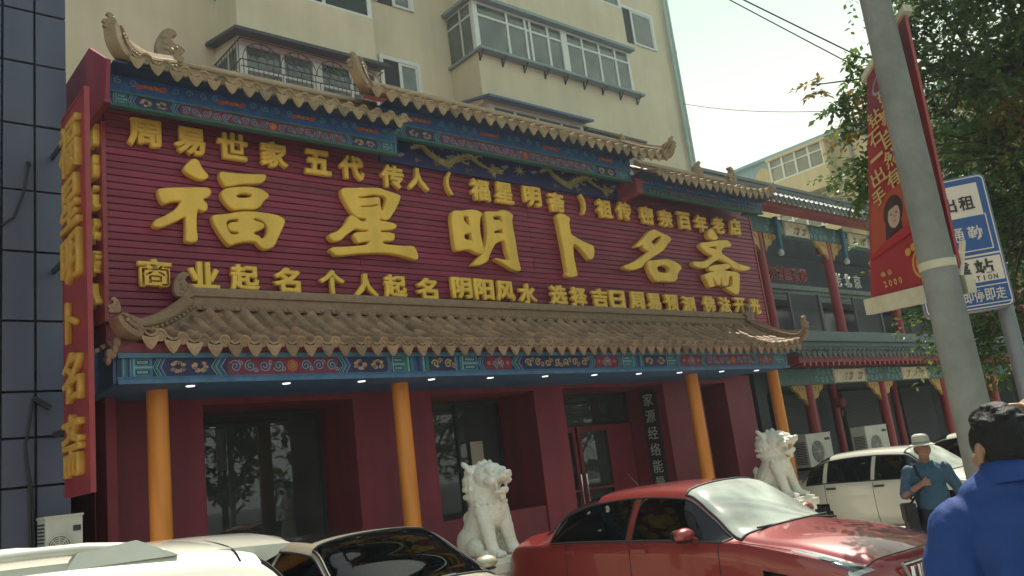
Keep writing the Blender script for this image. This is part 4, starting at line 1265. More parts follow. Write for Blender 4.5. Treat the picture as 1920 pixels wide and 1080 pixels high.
# ------------------------------------------------------------------ pale yellow block far behind
fb = thing("distant_building", "pale yellow apartment block with scalloped blue frieze in the distance", "apartment building", (40, 17, 0))
FO = Vector((-40, -17, 0))
b = MB(); b.box(40, 54, 2, 27.5, 0, 16.4); b.build("wall", MT['stucco2'], fb, FO)
b = MB()
y = 2.0
while y < 27:
    pts = [(y, 16.38), (y, 15.6)] + [(y + 1.3 * t, 15.6 + .55 * math.sin(math.pi * t)) for t in [i / 10 for i in range(1, 10)]] + [(y + 1.3, 15.6), (y + 1.3, 16.38)]
    b.poly([(39.985, p, z) for p, z in pts]); y += 1.3
b.box(39.7, 54.2, 1.9, 27.7, 16.4, 16.55)
b.build("frieze", mat("pale_blue_paint", (.22, .36, .42), .8), fb, FO)
def fbay(y0, y1, z0, z1):
    m = MB()
    m.box(39.1, 39.99, y0, y1, z0 - 1.1, z0); m.box(39.0, 39.99, y0 - .1, y1 + .1, z1, z1 + .14); m.box(39.1, 39.99, y0, y0 + .12, z0, z1)
    m.build("balcony_parapet", MT['stucco2'], fb, FO)
    m = MB()
    n = 4
    for i in range(n + 1):
        yy = lerp(y0 + .16, y1 - .04, i / n); m.box(39.1, 39.2, yy - .05, yy + .05, z0, z1)
    m.box(39.105, 39.195, y0 + .12, y1, z0, z0 + .08); m.box(39.105, 39.195, y0 + .12, y1, z1 - .42, z1 - .36)
    f = m.build("balcony_window", MT['white'], fb, FO)
    m = MB(); m.box(39.15, 39.16, y0 + .12, y1, z0 + .08, z1); m.build("pane", MT['skyglass'], f)
for k in range(4):
    fbay(19.3, 22.5, 14.8 - 3 * k, 16.0 - 3 * k); fbay(12.2, 15.4, 14.8 - 3 * k, 16.0 - 3 * k); fbay(4.2, 7.4, 14.8 - 3 * k, 16.0 - 3 * k)
b = MB(); b.tube([(39.9, 18.4, 0), (39.9, 18.4, 16.3)], .08, 8); b.build("downpipe", MT['steel'], fb, FO)

# ------------------------------------------------------------------ two storey traditional building at the right
tb = thing("traditional_building", "two storey Chinese timber front with grey tiled eaves and red columns at the right", "building", (22, 9.6, 0))
TO = Vector((-22, -9.6, 0))
X0, X1 = 15.1, 36.0
b = MB()
b.box(X0, X1, 11.6, 18, 0, 7.2); b.box(X0 - .35, X0, 9.7, 18, 0, 6.6)
b.build("back_wall", MT['brick'], tb, TO)
b = MB(); tile_roof(b, X0 - .4, X1, 10.2, 7.42, 8.9, 6.62, .2, sag=.08, base=TILE_COL['greytile'])
r = b.build("roof", MT['greytile_v'], tb, TO, smooth=True)
b = MB(); ridge_bar(b, X0 - .4, X1, 10.2, 7.4, .26, .1); b.build("ridge", MT['greytile'], r)
b = MB(); tile_roof(b, X0 - .2, X1, 9.75, 3.7, 8.75, 3.36, .2, sag=.05, base=TILE_COL['greytile'])
b.build("lower_eave", MT['greytile_v'], tb, TO, smooth=True)
b = MB()
b.box(X0, X1, 8.85, 9.2, 3.17, 3.30); b.box(X0 - .3, X1, 9.0, 9.3, 6.46, 6.58)
n = int((X1 - X0) / .22)
for i in range(n):
    x = X0 + .1 + i * .22
    b.box(x - .035, x + .035, 8.8, 9.0, 3.1, 3.17)
b.build("eave_board", MT['redwood'], tb, TO)
b = MB(); b.box(X0, X1, 9.45, 11.6, 3.6, 3.95); b.box(X0, X1, 9.40, 9.5, 3.72, 3.80); b.build("floor_slab", mat("grey_green_slab", (.17, .20, .20), .7), tb, TO)
# painted beams
b = MB()
cols = [16.4, 19.6, 22.9, 26.2, 29.5, 32.8]
ucols = [15.7, 18.5, 21.4, 24.3, 27.2, 30.1]
for zb, zt, yy in ((6.08, 6.44, 9.5), (2.80, 3.12, 9.42)):
    b.col = (.05, .13, .13); b.box(X0, X1, yy, yy + .16, zb, zt)
    P = Paint(b, yy)
    for i in range(len(cols)):
        a, c = (cols[i] + .15, cols[i] + 3.15) if zb < 4 else (ucols[i] + .15, ucols[i] + 2.75)
        for k in range(7):
            P.spiral(a + .1 + .1 * k, zb + .1 + .15 * (k % 2), .07, LTEAL, 1 if k % 2 else -1, 1.3, k, .012, 1 + k % 2)
            P.spiral(c - .1 - .1 * k, zb + .1 + .15 * (k % 2), .07, LTEAL, 1 if k % 2 else -1, 1.3, k, .012, 1 + k % 2)
        P.rect(a + .85, c - .85, zb + .02, zt - .02, (.60, .54, .38), 1)
        rr = random.Random(i)
        for k in range(7):
            px = lerp(a + .95, c - .95, rr.random()); 
            P.line([(px, zb + .06), (px + .1, zb + .15), (px + .22 * rr.random(), zb + .25)], [.016, .01, .003], (.2, .17, .09), 2)
            P.disc(px + .1, zb + .2, .04, .03, (.35, .16, .12) if k % 2 else (.2, .25, .15), 3)
        P.rect(a + .78, a + .85, zb, zt, (.4, .36, .26), 2); P.rect(c - .85, c - .78, zb, zt, (.4, .36, .26), 2)
b.build("painted_beam", MT['paint'], tb, TO)
# carved brackets
for zb in (6.08, 2.80):
    for x in (cols if zb < 4 else ucols):
        for s in (-1, 1):
            m = MB()
            m.prism([(x + s * .11, zb), (x + s * .62, zb), (x + s * .55, zb - .1), (x + s * .4, zb - .16), (x + s * .34, zb - .26), (x + s * .2, zb - .3), (x + s * .11, zb - .42)], 9.52, 9.58)
            for k in range(3): m.prism([(x + s * (.16 + .12 * k), zb - .05), (x + s * (.24 + .12 * k), zb - .05), (x + s * (.24 + .12 * k), zb - .11), (x + s * (.16 + .12 * k), zb - .13)], 9.505, 9.52)
            m.build("carved_bracket", mat("ochre_wood", (.42, .27, .08), .6) if 'ochre' not in MT else MT['ochre'], tb, TO)
            MT.setdefault('ochre', bpy.data.materials["ochre_wood"])
# columns
for x in cols:
    m = MB(); m.lathe([(.15, .004), (.15, .12), (.115, .18), (.115, 3.15)], (x, 9.55, 0), 20); m.build("column", MT['redwood'], tb, TO, smooth=True)
    m = MB(); m.lathe([(.1, .004), (.1, 3.15)], (x + .8, 11.2, 0), 16); m.build("rear_column", MT['redwood'], tb, TO, smooth=True)
for x in ucols:
    m = MB(); m.lathe([(.11, 3.95), (.105, 6.5)], (x, 9.62, 0), 20); m.build("upper_column", MT['redwood'], tb, TO, smooth=True)
    # hanging carved post beside the column heads
    m = MB(); m.col = (.03, .12, .2); m.box(x + .47, x + .55, 9.38, 9.46, 5.72, 6.44); m.col = (.45, .48, .45); m.lathe([(.05, 5.58), (.07, 5.64), (.03, 5.72)], (x + .51, 9.42, 0), 10)
    m.build("hanging_post", MT['paint'], tb, TO)
# sunken fascia with sign characters, louvred shutters, dark glazing
b = MB()
b.box(X0, X1, 10.6, 11.6, 4.95, 5.34)
for k in range(3): b.box(X0, X1, 10.57 - .02 * k, 10.6, 5.0 + .1 * k, 5.04 + .1 * k)
b.build("fascia", mat("grey_green_fascia", (.19, .23, .21), .7, var=.3, vs=12), tb, TO)
b = MB()
for i in range(34): b.box(X0, X1, 11.50, 11.6, 5.36 + i * .03, 5.38 + i * .03)
for x in cols:
    u = ucols[cols.index(x)]
    for i in range(40): b.box(u - 1.3, u - .1, 10.0, 10.04, 3.98 + i * .024, 3.99 + i * .024)
    for i in range(70): b.box(x - 1.6, x + .4, 11.44, 11.56, .3 + i * .036, .318 + i * .036)
    b.box(u - .1, u, 9.98, 10.06, 3.97, 4.95); b.box(u - 1.34, u - 1.3, 10.0, 10.05, 3.97, 4.95)
b.build("louvre", mat("slate_louvre", (.085, .095, .12), .5), tb, TO)
g = MB(); g.box(X0, X1, 11.1, 11.12, 3.97, 4.93); g.build("upper_glazing", MT['darkglass'], tb, TO)
b = MB(); b.box(X0 + .2, X0 + .65, 10.6, 11.0, 3.97, 4.94); b.build("pilaster", mat("pale_green_pilaster", (.30, .36, .30), .7), tb, TO)
for ch, x in zip("古玩字画茶楼", [16.6 + .36 * k for k in range(6)]):
    put_char(ch, MT['redwood'], tb, Vector((x + .45, 10.5, 5.55)) + TO, .30, .34, depth=.06, bevel=.01, weight=.012)
for ch, x in zip("老北京", [20.0, 20.5, 21.0]):
    put_char(ch, MT['white'], tb, Vector((x + .5, 10.5, 5.55)) + TO, .34, .36, depth=.04, bevel=.005, weight=.0)
# red lanterns at the column heads
for x, z, y in ((18.72, 6.0, 9.85), (19.2, 2.45, 10.4)):
    m = MB(); m.lathe([(.05, -.12), (.11, -.10), (.14, 0), (.11, .10), (.05, .12)], (x, y, z), 16); m.tube([(x, y, z + .12), (x, y, z + .45)], .008, 5)
    m.lathe([(.03, -.32), (.035, -.2), (.01, -.17)], (x, y, z), 8)
    g = m.build("red_lantern", MT['redwood'], None, smooth=True)
    lv, lw = ("upper", "upstairs eave") if z > 4 else ("lower", "ground floor eave")
    tag(g, "round red lantern hanging under the %s of the traditional building" % lw, "lantern", "red lanterns of the traditional building")

# air conditioners
def aircon(loc, rz, label, w=.84, h=.60, d=.32, fr=1.0, group="air conditioner units"):
    t = thing("air_conditioner", label, "air conditioner", loc, rz, group)
    m = MB(); m.box(-w / 2, w / 2, -d / 2, d / 2, 0.06, h)
    m.box(-w / 2 - .01, w / 2 + .01, -d / 2 - .01, d / 2 + .01, h, h + .02)
    m.build("casing", MT['acwhite'], t)
    m = MB()
    for i in range(14): m.box(-w / 2 - .008, -w / 2 + .001, -d / 2 + .04, d / 2 - .04, .12 + i * .031, .135 + i * .031)
    m.build("louvre", MT['dark'], t)
    m = MB(); m.lathe([(.21 * fr, -d / 2 + .002), (.21 * fr, -d / 2 - .004), (.001, -d / 2 - .005)], (-.1 * fr, 0, .33), 24, 'y'); m.build("fan_opening", MT['interior'], t)
    m = MB()
    for r in [fr * q for q in (.05, .09, .13, .17, .21)]: m.tube([(-.1 * fr + r * math.cos(a), -d / 2 - .02, .33 + r * math.sin(a)) for a in [6.2832 * k / 24 for k in range(25)]], .006, 5)
    for k in range(8): m.tube([(-.1 * fr, -d / 2 - .02, .33), (-.1 * fr + .22 * fr * math.cos(k * .785), -d / 2 - .02, .33 + .22 * fr * math.sin(k * .785))], .005, 5)
    m.build("fan_grille", MT['acwhite'], t)
    m = MB()
    for x in (-w * .36, w * .36): m.mark(); m.box(x - .03, x + .03, -d / 2 - .03, d / 2 + .03, 0, .06)
    m.build_each("foot", MT['dark'], t)
    m = MB(); m.box(.24 * w, .45 * w, -d / 2 - .006, -d / 2 + .001, h - .13, h - .08); m.build("badge", MT['dark'], t)
    return t
def stand(x0, x1, y0, y1, z, label):
    t = thing("metal_stand", label, "stand", ((x0 + x1) / 2, (y0 + y1) / 2, 0), 0, "metal stands under the air conditioners")
    o = Vector((-(x0 + x1) / 2, -(y0 + y1) / 2, 0))
    m = MB(); m.box(x0, x1, y0, y1, z - .04, z); m.build("top_frame", MT['steel'], t, o)
    for x in (x0 + .03, x1 - .03):
        for y in (y0 + .03, y1 - .03):
            m = MB(); m.box(x - .02, x + .02, y - .02, y + .02, .004, z - .04); m.build("leg", MT['steel'], t, o)
aircon((15.5, 9.15, 1.12), 0, "white air conditioner unit behind the right stone lion, left of a red column", w=.9, h=.66); stand(15.0, 16.0, 8.95, 9.35, 1.12, "grey metal stand under the air conditioner behind the right lion")
aircon((17.75, 9.1, 1.08), 0, "white air conditioner unit above the white sedan roof, between two red columns", w=.95, h=.72); stand(17.2, 18.3, 8.9, 9.3, 1.08, "grey metal stand under the air conditioner behind the white sedan")
aircon((2.03, 8.75, 1.28), 0, "grey shaded air conditioner unit at the foot of the panelled building", w=.30, h=.58, d=.3, fr=.45); stand(1.77, 2.13, 8.6, 8.9, 1.28, "grey metal stand under the air conditioner by the panelled building")
# ------------------------------------------------------------------ concrete pole, banner, taxi sign, wires
PX, PY = 5.82, 2.28
po = thing("utility_pole", "tall grey concrete pole with steel band clamps at the pavement edge", "utility pole", (PX, PY, 0))
b = MB(); b.lathe([(.128, .004), (.115, 2.0), (.100, 4.5), (.088, 7.0), (.076, 9.5)], (0, 0, 0), 28); b.build("shaft", MT['concrete'], po, smooth=True)
b = MB()
for z in (2.72,): b.mark(); b.lathe([(.112, z), (.117, z + .005), (.117, z + .05), (.112, z + .055)], (0, 0, 0), 28)
b.mark(); b.obox((.145, -.05, 2.76), (.05, -.02, .02), (.015, .03, 0), (-.01, 0, .05))
b.tube([(.12, -.08, 2.66), (.24, -.1, 2.9)], .02, 8)
b.build_each("clamp", MT['cream'], po)
DX, DY = .438, .899                       # direction in which the banner runs away from the street
bn = thing("street_banner", "red advertising banner with yellow characters strapped slightly askew behind the concrete pole", "banner", (PX, PY, 2.6))
BQ = ((-.02, .04), (.90, .10), (.42, 1.72), (-.075, 1.96))        # bottom near, bottom far, top far, top near as (along, height)
def bpnt(s, off=0):
    off -= .16
    return Vector((DX * s - DY * off, DY * s + DX * off, 0))
def bq(u, v, off=.014):
    """u from the far edge (left in the street view) to the near edge, v upwards"""
    a = [lerp(lerp(BQ[1][k], BQ[0][k], u), lerp(BQ[2][k], BQ[3][k], u), v) for k in (0, 1)]
    p = bpnt(a[0], off); p.z = a[1]
    return p
def bar(v, lo, hi, ext=.06):
    m = MB()
    q = [bq(u, v, o) + Vector((0, 0, dz)) for o in (-.035, .035) for u, dz in ((-ext, lo), (1 + ext, lo), (1 + ext, hi), (-ext, hi))]
    m.add(q, [(0, 1, 2, 3), (7, 6, 5, 4), (0, 4, 5, 1), (1, 5, 6, 2), (2, 6, 7, 3), (3, 7, 4, 0)])
    m.build("arm", MT['cream'], bn)
bar(0, -.10, .02); bar(1, -.01, .04)
bang = math.atan2(-DY, -DX)
m = MB()
m.col = (.32, .035, .045)
m.add([bq(u, v, o) for o in (-.012, .012) for u, v in ((0, 0), (1, 0), (1, 1), (0, 1))], [(0, 1, 2, 3), (7, 6, 5, 4), (0, 4, 5, 1), (1, 5, 6, 2), (2, 6, 7, 3), (3, 7, 4, 0)])
def poly(pts, col, k):
    m.col = col; m.poly([tuple(bq(u, v, .012 + .0022 * k)) for u, v in pts])
def disc(u, v, ru, rv, col, k, n=20): poly([(u + ru * math.cos(6.283 * i / n), v + rv * math.sin(6.283 * i / n)) for i in range(n)], col, k)
poly([(.02, .80), (.98, .80), (.98, .985), (.02, .985)], (.19, .045, .065), 1)
disc(.3, .9, .16, .04, (.3, .25, .3), 2); disc(.3, .9, .12, .03, (.19, .045, .065), 3)
for k in range(4): poly([(.5, .84 + .03 * k), (.8, .83 + .03 * k), (.8, .837 + .03 * k), (.5, .847 + .03 * k)], (.3, .25, .3), 2)
poly([(.03, .20), (.97, .30), (.97, .46), (.03, .42)], (.36, .075, .045), 1)
disc(.36, .345, .14, .066, (.06, .035, .04), 2)
poly([(.24, .23), (.25, .33), (.44, .33), (.48, .25)], (.06, .035, .04), 3)
disc(.375, .325, .085, .05, (.46, .33, .27), 4)
poly([(.28, .35), (.32, .378), (.42, .382), (.48, .345), (.42, .362), (.34, .358)], (.06, .035, .04), 5)
for u in (.345, .42): disc(u, .333, .014, .004, (.10, .07, .06), 6, 10)
poly([(.382, .332), (.392, .332), (.40, .314), (.378, .314)], (.38, .2, .14), 6)
disc(.382, .302, .022, .004, (.36, .14, .12), 6, 10)
poly([(.34, .278), (.43, .282), (.46, .24), (.3, .225)], (.45, .25, .18), 3)
poly([(.03, .195), (.25, .235), (.5, .26), (.75, .285), (.97, .31), (.97, .25), (.03, .18)], (.35, .03, .04), 7)
for r, c in ((.13, (.5, .28, .06)), (.105, (.36, .03, .04)), (.08, (.5, .28, .06)), (.05, (.36, .03, .04))):
    disc(.66, .10, r, r * .5, c, 2 + int((.13 - r) * 40))
for k in range(5): disc(.52 + .07 * k, .155 + .012 * (k % 2), .035, .016, (.5, .28, .06), 9)
m.build("banner_panel", MT['print'], bn)
MT['yprint'] = mat("yellow_print", (.50, .36, .14), .5)
MT['wprint'] = mat("white_print", (.66, .64, .56), .5)
MT['kprint'] = mat("black_print", (.02, .02, .025), .5)
lean = rad(-11)
def bchar(ch, u, v, w, h, m_):
    put_char(ch, m_, bn, bq(u, v, .034), w, h, depth=.002, bevel=0, weight=.014, rot=(0, lean, bang))
for i, ch in enumerate("钻石一出手"): bchar(ch, .20, .775 - i * .085, .15, .12 if ch != '一' else .025, MT['yprint'])
for i, ch in enumerate("好事自然有"): bchar(ch, .44, .81 - i * .085, .15, .13, MT['yprint'])
for i, ch in enumerate("2000"): bchar(ch, .22 + .06 * i, .055, .03, .05, MT['yprint'])
for i, ch in enumerate("电话"): bchar(ch, .2 + .08 * i, .10, .045, .04, MT['yprint'])

# taxi stand sign
P0, P1 = Vector((7.22, 2.99, 0)), Vector((7.53, 2.45, 0))
SW = (P1 - P0).length
sdir = (P1 - P0).normalized()
srz = math.atan2(sdir.y, sdir.x)
ts = thing("taxi_sign", "blue and white taxi stand sign on a grey post behind the concrete pole", "road sign", tuple((P0 + P1) / 2), srz)
b = MB()
zb, zt = 2.575, 3.70
def rrect(x0, x1, z0, z1, r=.05, n=5):
    o = []
    for cx, cz, a0 in ((x1 - r, z1 - r, 0), (x0 + r, z1 - r, 90), (x0 + r, z0 + r, 180), (x1 - r, z0 + r, 270)):
        for i in range(n + 1):
            a = rad(a0 + 90 * i / n); o.append((cx + r * math.cos(a), cz + r * math.sin(a)))
    return o
hw = SW / 2 + .02
b.col = (.30, .32, .32); b.prism(rrect(-hw, hw, zb, zt, .05), -.02, .10)
P = Paint(b, -.02)
BL, WH = (.015, .085, .30), (.74, .68, .56)
P.poly(rrect(-hw + .004, hw - .004, zb + .004, zt - .004, .048), BL, 1)
P.poly(rrect(-hw + .012, hw - .012, zb + .012, zt - .012, .04), WH, 2)
P.poly(rrect(-hw + .022, hw - .022, zb + .022, zt - .022, .034), BL, 3)
P.rect(-hw + .05, hw - .07, 3.36, 3.63, WH, 4)
P.rect(-hw + .05, hw - .055, 3.06, 3.36, WH, 4); P.rect(-hw + .06, hw - .065, 3.07, 3.352, BL, 5)
P.rect(-hw + .022, hw - .022, 3.015, 3.03, WH, 4)
P.rect(-hw + .022, hw - .03, 2.80, 3.0, WH, 4)
P.rect(-hw + .022, hw - .022, 2.762, 2.77, WH, 4); P.rect(-hw + .022, hw - .022, 2.615, 2.623, WH, 4)
b.build("board", MT['print'], ts)
def schar(ch, x, z, w, h, m_, wt=.02): put_char(ch, m_, ts, Vector((x, -.036, z)), w, h, depth=.0015, bevel=0, weight=wt)
for ch, x in zip("出租", (.02, .155)): schar(ch, x, 3.47, .115, .12, MT['kprint'])
for ch, x in zip("通勤", (.03, .165)): schar(ch, x, 3.21, .11, .12, MT['wprint'], .01)
for ch, x in zip("停靠站", (-.19, .0, .17)): schar(ch, x, 2.925, .14, .12, MT['kprint'])
for i, ch in enumerate("STATION"): schar(ch, -.015 + i * .042, 2.83, .030 if ch != 'I' else .008, .042, MT['kprint'], .015)
for ch, x in zip("上下客即停即走", (-.235, -.155, -.075, .005, .085, .165, .245)): schar(ch, x, 2.69, .072, .10, MT['wprint'], .012)
b = MB(); b.lathe([(.062, .004), (.062, 3.66)], (hw - .04, .18, 0), 20); b.build("post", MT['steel'], ts, smooth=True)
b = MB(); b.box(-.02, .01, .10, .13, 2.8, 3.5); b.box(hw - .09, hw - .01, .10, .20, 2.9, 2.95); b.box(hw - .09, hw - .01, .10, .20, 3.4, 3.45); b.build("bracket", MT['steel'], ts)

# overhead wires
def wire(p, q, sag, label, r=.012):
    p, q = Vector(p), Vector(q)
    m = MB(); m.tube([p.lerp(q, i / 30) - Vector((0, 0, sag * 4 * (i / 30) * (1 - i / 30))) for i in range(31)], r, 5)
    tag(m.build("overhead_wire", MT['black'], None, smooth=True), label, "wire", "overhead wires")
wire((8.25, 7.08, 9.44), (14.45, 2.93, 4.76), .06, "upper of two thin wires crossing the sky towards the tree", .011)
wire((8.25, 7.08, 9.42), (14.45, 3.05, 4.50), .05, "lower of two thin wires crossing the sky towards the tree", .009)
wire((26.3, 18.2, 14.9), (20.5, 8.0, 9.3), .25, "single wire running from the apartment corner to the tree", .011)
# ------------------------------------------------------------------ trees
def tree(name, label, base, hgt, crown_c, crown_r, nleaf, leaf=.07, seed=1, group=None, extra=(), trunk_r=.16, clusters=90, tone=1.0, droop=.15):
    R = random.Random(seed)
    t = thing(name, label, "tree", base, 0, group)
    B0 = Vector(base)
    cc = Vector(crown_c) - B0
    tr = MB()
    fork = Vector((cc.x * .35, cc.y * .35, hgt))
    tr.tube([(0, 0, -.02), (0.02, .01, .25), (fork.x * .4, fork.y * .4, hgt * .5), tuple(fork)], [trunk_r * 1.35, trunk_r, trunk_r * .85, trunk_r * .7], 12)
    tips = []
    crs = Vector(crown_r)
    for i in range(clusters):
        while True:
            v = Vector((R.uniform(-1, 1), R.uniform(-1, 1), R.uniform(-1, 1)))
            if .25 < v.length < 1: break
        p = cc + Vector((v.x * crs.x, v.y * crs.y, v.z * crs.z))
        tips.append((p, R.uniform(.28, .55)))
    for e in extra: tips.append((Vector(e[:3]) - B0, e[3]))
    mains = []
    for k in range(7):
        a = k * .9 + R.random() * .5
        e = cc + Vector((math.cos(a) * crs.x * .55, math.sin(a) * crs.y * .55, R.uniform(-.35, .5) * crs.z))
        m = fork.lerp(e, .5) + Vector((R.uniform(-.2, .2), R.uniform(-.2, .2), .15))
        tr.tube([fork, m, e], [trunk_r * .5, trunk_r * .32, trunk_r * .16], 7)
        mains += [fork.lerp(m, .6), m, m.lerp(e, .5), e]
    for p, r in tips:
        s = min(mains, key=lambda q: (q - p).length)
        mid = s.lerp(p, .5) + Vector((R.uniform(-.12, .12), R.uniform(-.12, .12), .1))
        tr.tube([s, mid, p], [trunk_r * .12, .014, .006], 5, False)
    tr.build("trunk", MT['bark'], t, smooth=True)
    cr = MB()
    per = nleaf // len(tips)
    for p, r in tips:
        per = int(nleaf / len(tips) * min(1.3, (r / .45) ** 2))
        hue = R.random()
        # twigs within a cluster, leaves in rows along them
        nt = max(4, per // 14)
        for k in range(nt):
            d = Vector((R.gauss(0, 1), R.gauss(0, 1), R.gauss(-droop, .8))).normalized()
            q0 = p + Vector((R.gauss(0, .28), R.gauss(0, .28), R.gauss(0, .22))) * r
            Lt = r * R.uniform(.6, 1.2)
            for j in range(14):
                s = j / 13
                c = q0 + d * Lt * s + Vector((0, 0, -.12 * s * s * Lt))
                u = (d.cross(Vector((0, 0, 1))) * (1 if j % 2 else -1) + d * .5 + Vector((R.gauss(0, .35), R.gauss(0, .35), R.gauss(-.25, .3)))).normalized()
                w = u.cross(Vector((R.gauss(0, .5), R.gauss(0, .5), 1))).normalized()
                L = leaf * R.uniform(.7, 1.25)
                g = R.uniform(.7, 1.25) * tone
                if hue > .93: cr.col = (.16 * g, .12 * g, .02 * g)
                else: cr.col = ((.042 + .025 * hue) * g, (.085 + .03 * hue) * g, (.026) * g)
                n = w.cross(u) * L * .08
                cr.add([c, c + u * L * .5 + w * L * .27 + n, c + u * L, c + u * L * .5 - w * L * .27 + n], [(0, 1, 2, 3)])
    cr.build("crown", MT['leaf'], t, fix=False)
    return t
tree("street_tree", "large dark green leafy tree at the right edge behind the taxi sign", (10.3, 3.1, 0.004), 3.0, (11.4, 2.5, 6.3), (2.3, 1.8, 3.3), 76000, .085, 3,
     extra=[(8.75, 3.75, 4.95, .42), (8.9, 3.7, 5.3, .35), (9.1, 3.5, 4.6, .4), (9.3, 3.75, 5.5, .5), (9.4, 3.8, 4.2, .45), (9.2, 3.85, 3.75, .4), (9.6, 3.6, 3.3, .45),
            (10.0, 3.9, 2.9, .6), (9.9, 3.6, 2.5, .5), (9.3, 3.75, 3.0, .5), (9.1, 3.7, 3.4, .45), (9.5, 3.6, 2.7, .5), (10.4, 3.2, 2.6, .6), (10.8, 2.8, 2.5, .6), (10.2, 3.75, 3.3, .5), (10.6, 3.5, 2.9, .6), (10.9, 3.3, 2.7, .5), (9.5, 3.4, 5.0, .5), (9.7, 3.3, 4.2, .5), (9.9, 3.3, 3.8, .5), (9.0, 4.1, 4.6, .4),
            (8.0, 3.93, 5.27, .16), (8.2, 3.82, 5.05, .26), (8.36, 3.6, 5.3, .24), (8.42, 3.74, 4.85, .3), (8.34, 3.6, 5.5, .16), (8.5, 3.6, 5.1, .34), (8.5, 3.78, 4.4, .38), (8.55, 3.82, 4.15, .36), (8.8, 3.2, 5.6, .45), (8.95, 3.15, 5.3, .45), (8.9, 3.1, 5.85, .45), (9.2, 2.9, 6.3, .5), (9.4, 2.6, 6.0, .5), (9.5, 2.9, 5.2, .5), (9.6, 2.4, 6.6, .5), (9.7, 2.6, 4.8, .5), (9.55, 3.5, 2.35, .3), (10.9, 1.6, 4.2, .7), (11.1, 1.9, 5.0, .7), (11.0, 2.2, 3.6, .7), (11.3, 1.7, 3.3, .6), (10.9, 1.9, 5.8, .7), (11.2, 2.6, 6.0, .7), (10.8, 2.2, 6.6, .7), (10.5, 1.7, 5.2, .6), (11.4, 2.0, 2.8, .5), (11.6, 2.6, 3.2, .6)], clusters=150, tone=1.3)
tree("street_tree", "second leafy tree further along the pavement behind the first", (16.0, 3.3, 0.004), 2.8, (16.0, 3.4, 5.6), (3.2, 2.4, 3.2), 26000, .11, 5, clusters=90)
# trees across the street (seen mirrored in the shop glass)
for x, lb in ((12.0, "mirrored in the large left shop window"), (20.5, "mirrored in the middle shop window"), (29.0, "mirrored in the shop entrance")):
    tree("street_tree", "broad leafy tree across the road, " + lb, (x, -8.5, -.12), 1.9, (x, -8.5, 4.4), (4.0, 2.6, 3.0), 11000, .22, int(x), clusters=90, tone=1.2)
# ------------------------------------------------------------------ cars
def pch(xs, ys, x):
    """monotone cubic interpolation"""
    xs = np.asarray(xs, float); ys = np.asarray(ys, float); x = np.asarray(x, float)
    h = np.diff(xs); d = np.diff(ys) / h
    m = np.zeros(len(xs)); m[0], m[-1] = d[0], d[-1]
    for i in range(1, len(xs) - 1):
        if d[i - 1] * d[i] > 0:
            w1, w2 = 2 * h[i] + h[i - 1], h[i] + 2 * h[i - 1]
            m[i] = (w1 + w2) / (w1 / d[i - 1] + w2 / d[i])
    k = np.clip(np.searchsorted(xs, x) - 1, 0, len(h) - 1)
    t = (x - xs[k]) / h[k]
    return ((2 * t ** 3 - 3 * t ** 2 + 1) * ys[k] + (t ** 3 - 2 * t ** 2 + t) * h[k] * m[k] + (-2 * t ** 3 + 3 * t ** 2) * ys[k + 1] + (t ** 3 - t ** 2) * h[k] * m[k + 1])

class CarShape:
    """stations: rows of (x, zlow, wb, zb, wt, zt, zc, bow); x from the tail"""
    V = [0, 1, 2, 3, 4, 5, 6, 7, 8, 9]
    def __init__(self, st):
        st = np.array(st, float)
        self.st = st
        self.L = st[-1, 0]
    def params(self, x):
        return [pch(self.st[:, 0], self.st[:, k], x) for k in range(1, 8)]
    def pt(self, x, v):
        zl, wb, zb, wt, zt, zc, bow = [float(a) for a in self.params(np.array([x]))] if False else [float(a[0]) for a in self.params(np.array([x]))]
        Y = [0, .80 * wb, .95 * wb, wb, .992 * wb, .965 * wb, wt, wt * .86, wt * .45, 0]
        zm = lerp(zl, zb, .5)
        Z = [zl, zl, lerp(zl, zb, .16), zm, zb - .07 * min(1, (zb - zl) / .5), zb, zt - .02, zt + (zc - zt) * .45, zt + (zc - zt) * .9, zc]
        i = min(int(v), 8); t = v - i
        def cr(A):
            p0, p1, p2, p3 = A[max(i - 1, 0)], A[i], A[i + 1], A[min(i + 2, 9)]
            if i in (5,): return p1 + (p2 - p1) * t
            if i == 4: p3 = p2 + (p2 - p1) * .6
            if i == 6: p0 = p1 + (p1 - p2) * .6
            return .5 * (2 * p1 + (p2 - p0) * t + (2 * p0 - 5 * p1 + 4 * p2 - p3) * t * t + (3 * p1 - p0 - 3 * p2 + p3) * t ** 3)
        y, z = cr(Y), cr(Z)
        if i == 5:                              # slight tumblehome bulge of the side glass
            y += .02 * math.sin(math.pi * t) * min(1, max(0, (zt - zb) / .3))
        xx = x - bow * (abs(y) / max(wb, .01)) ** 2
        return Vector((xx - self.L / 2, y, z))

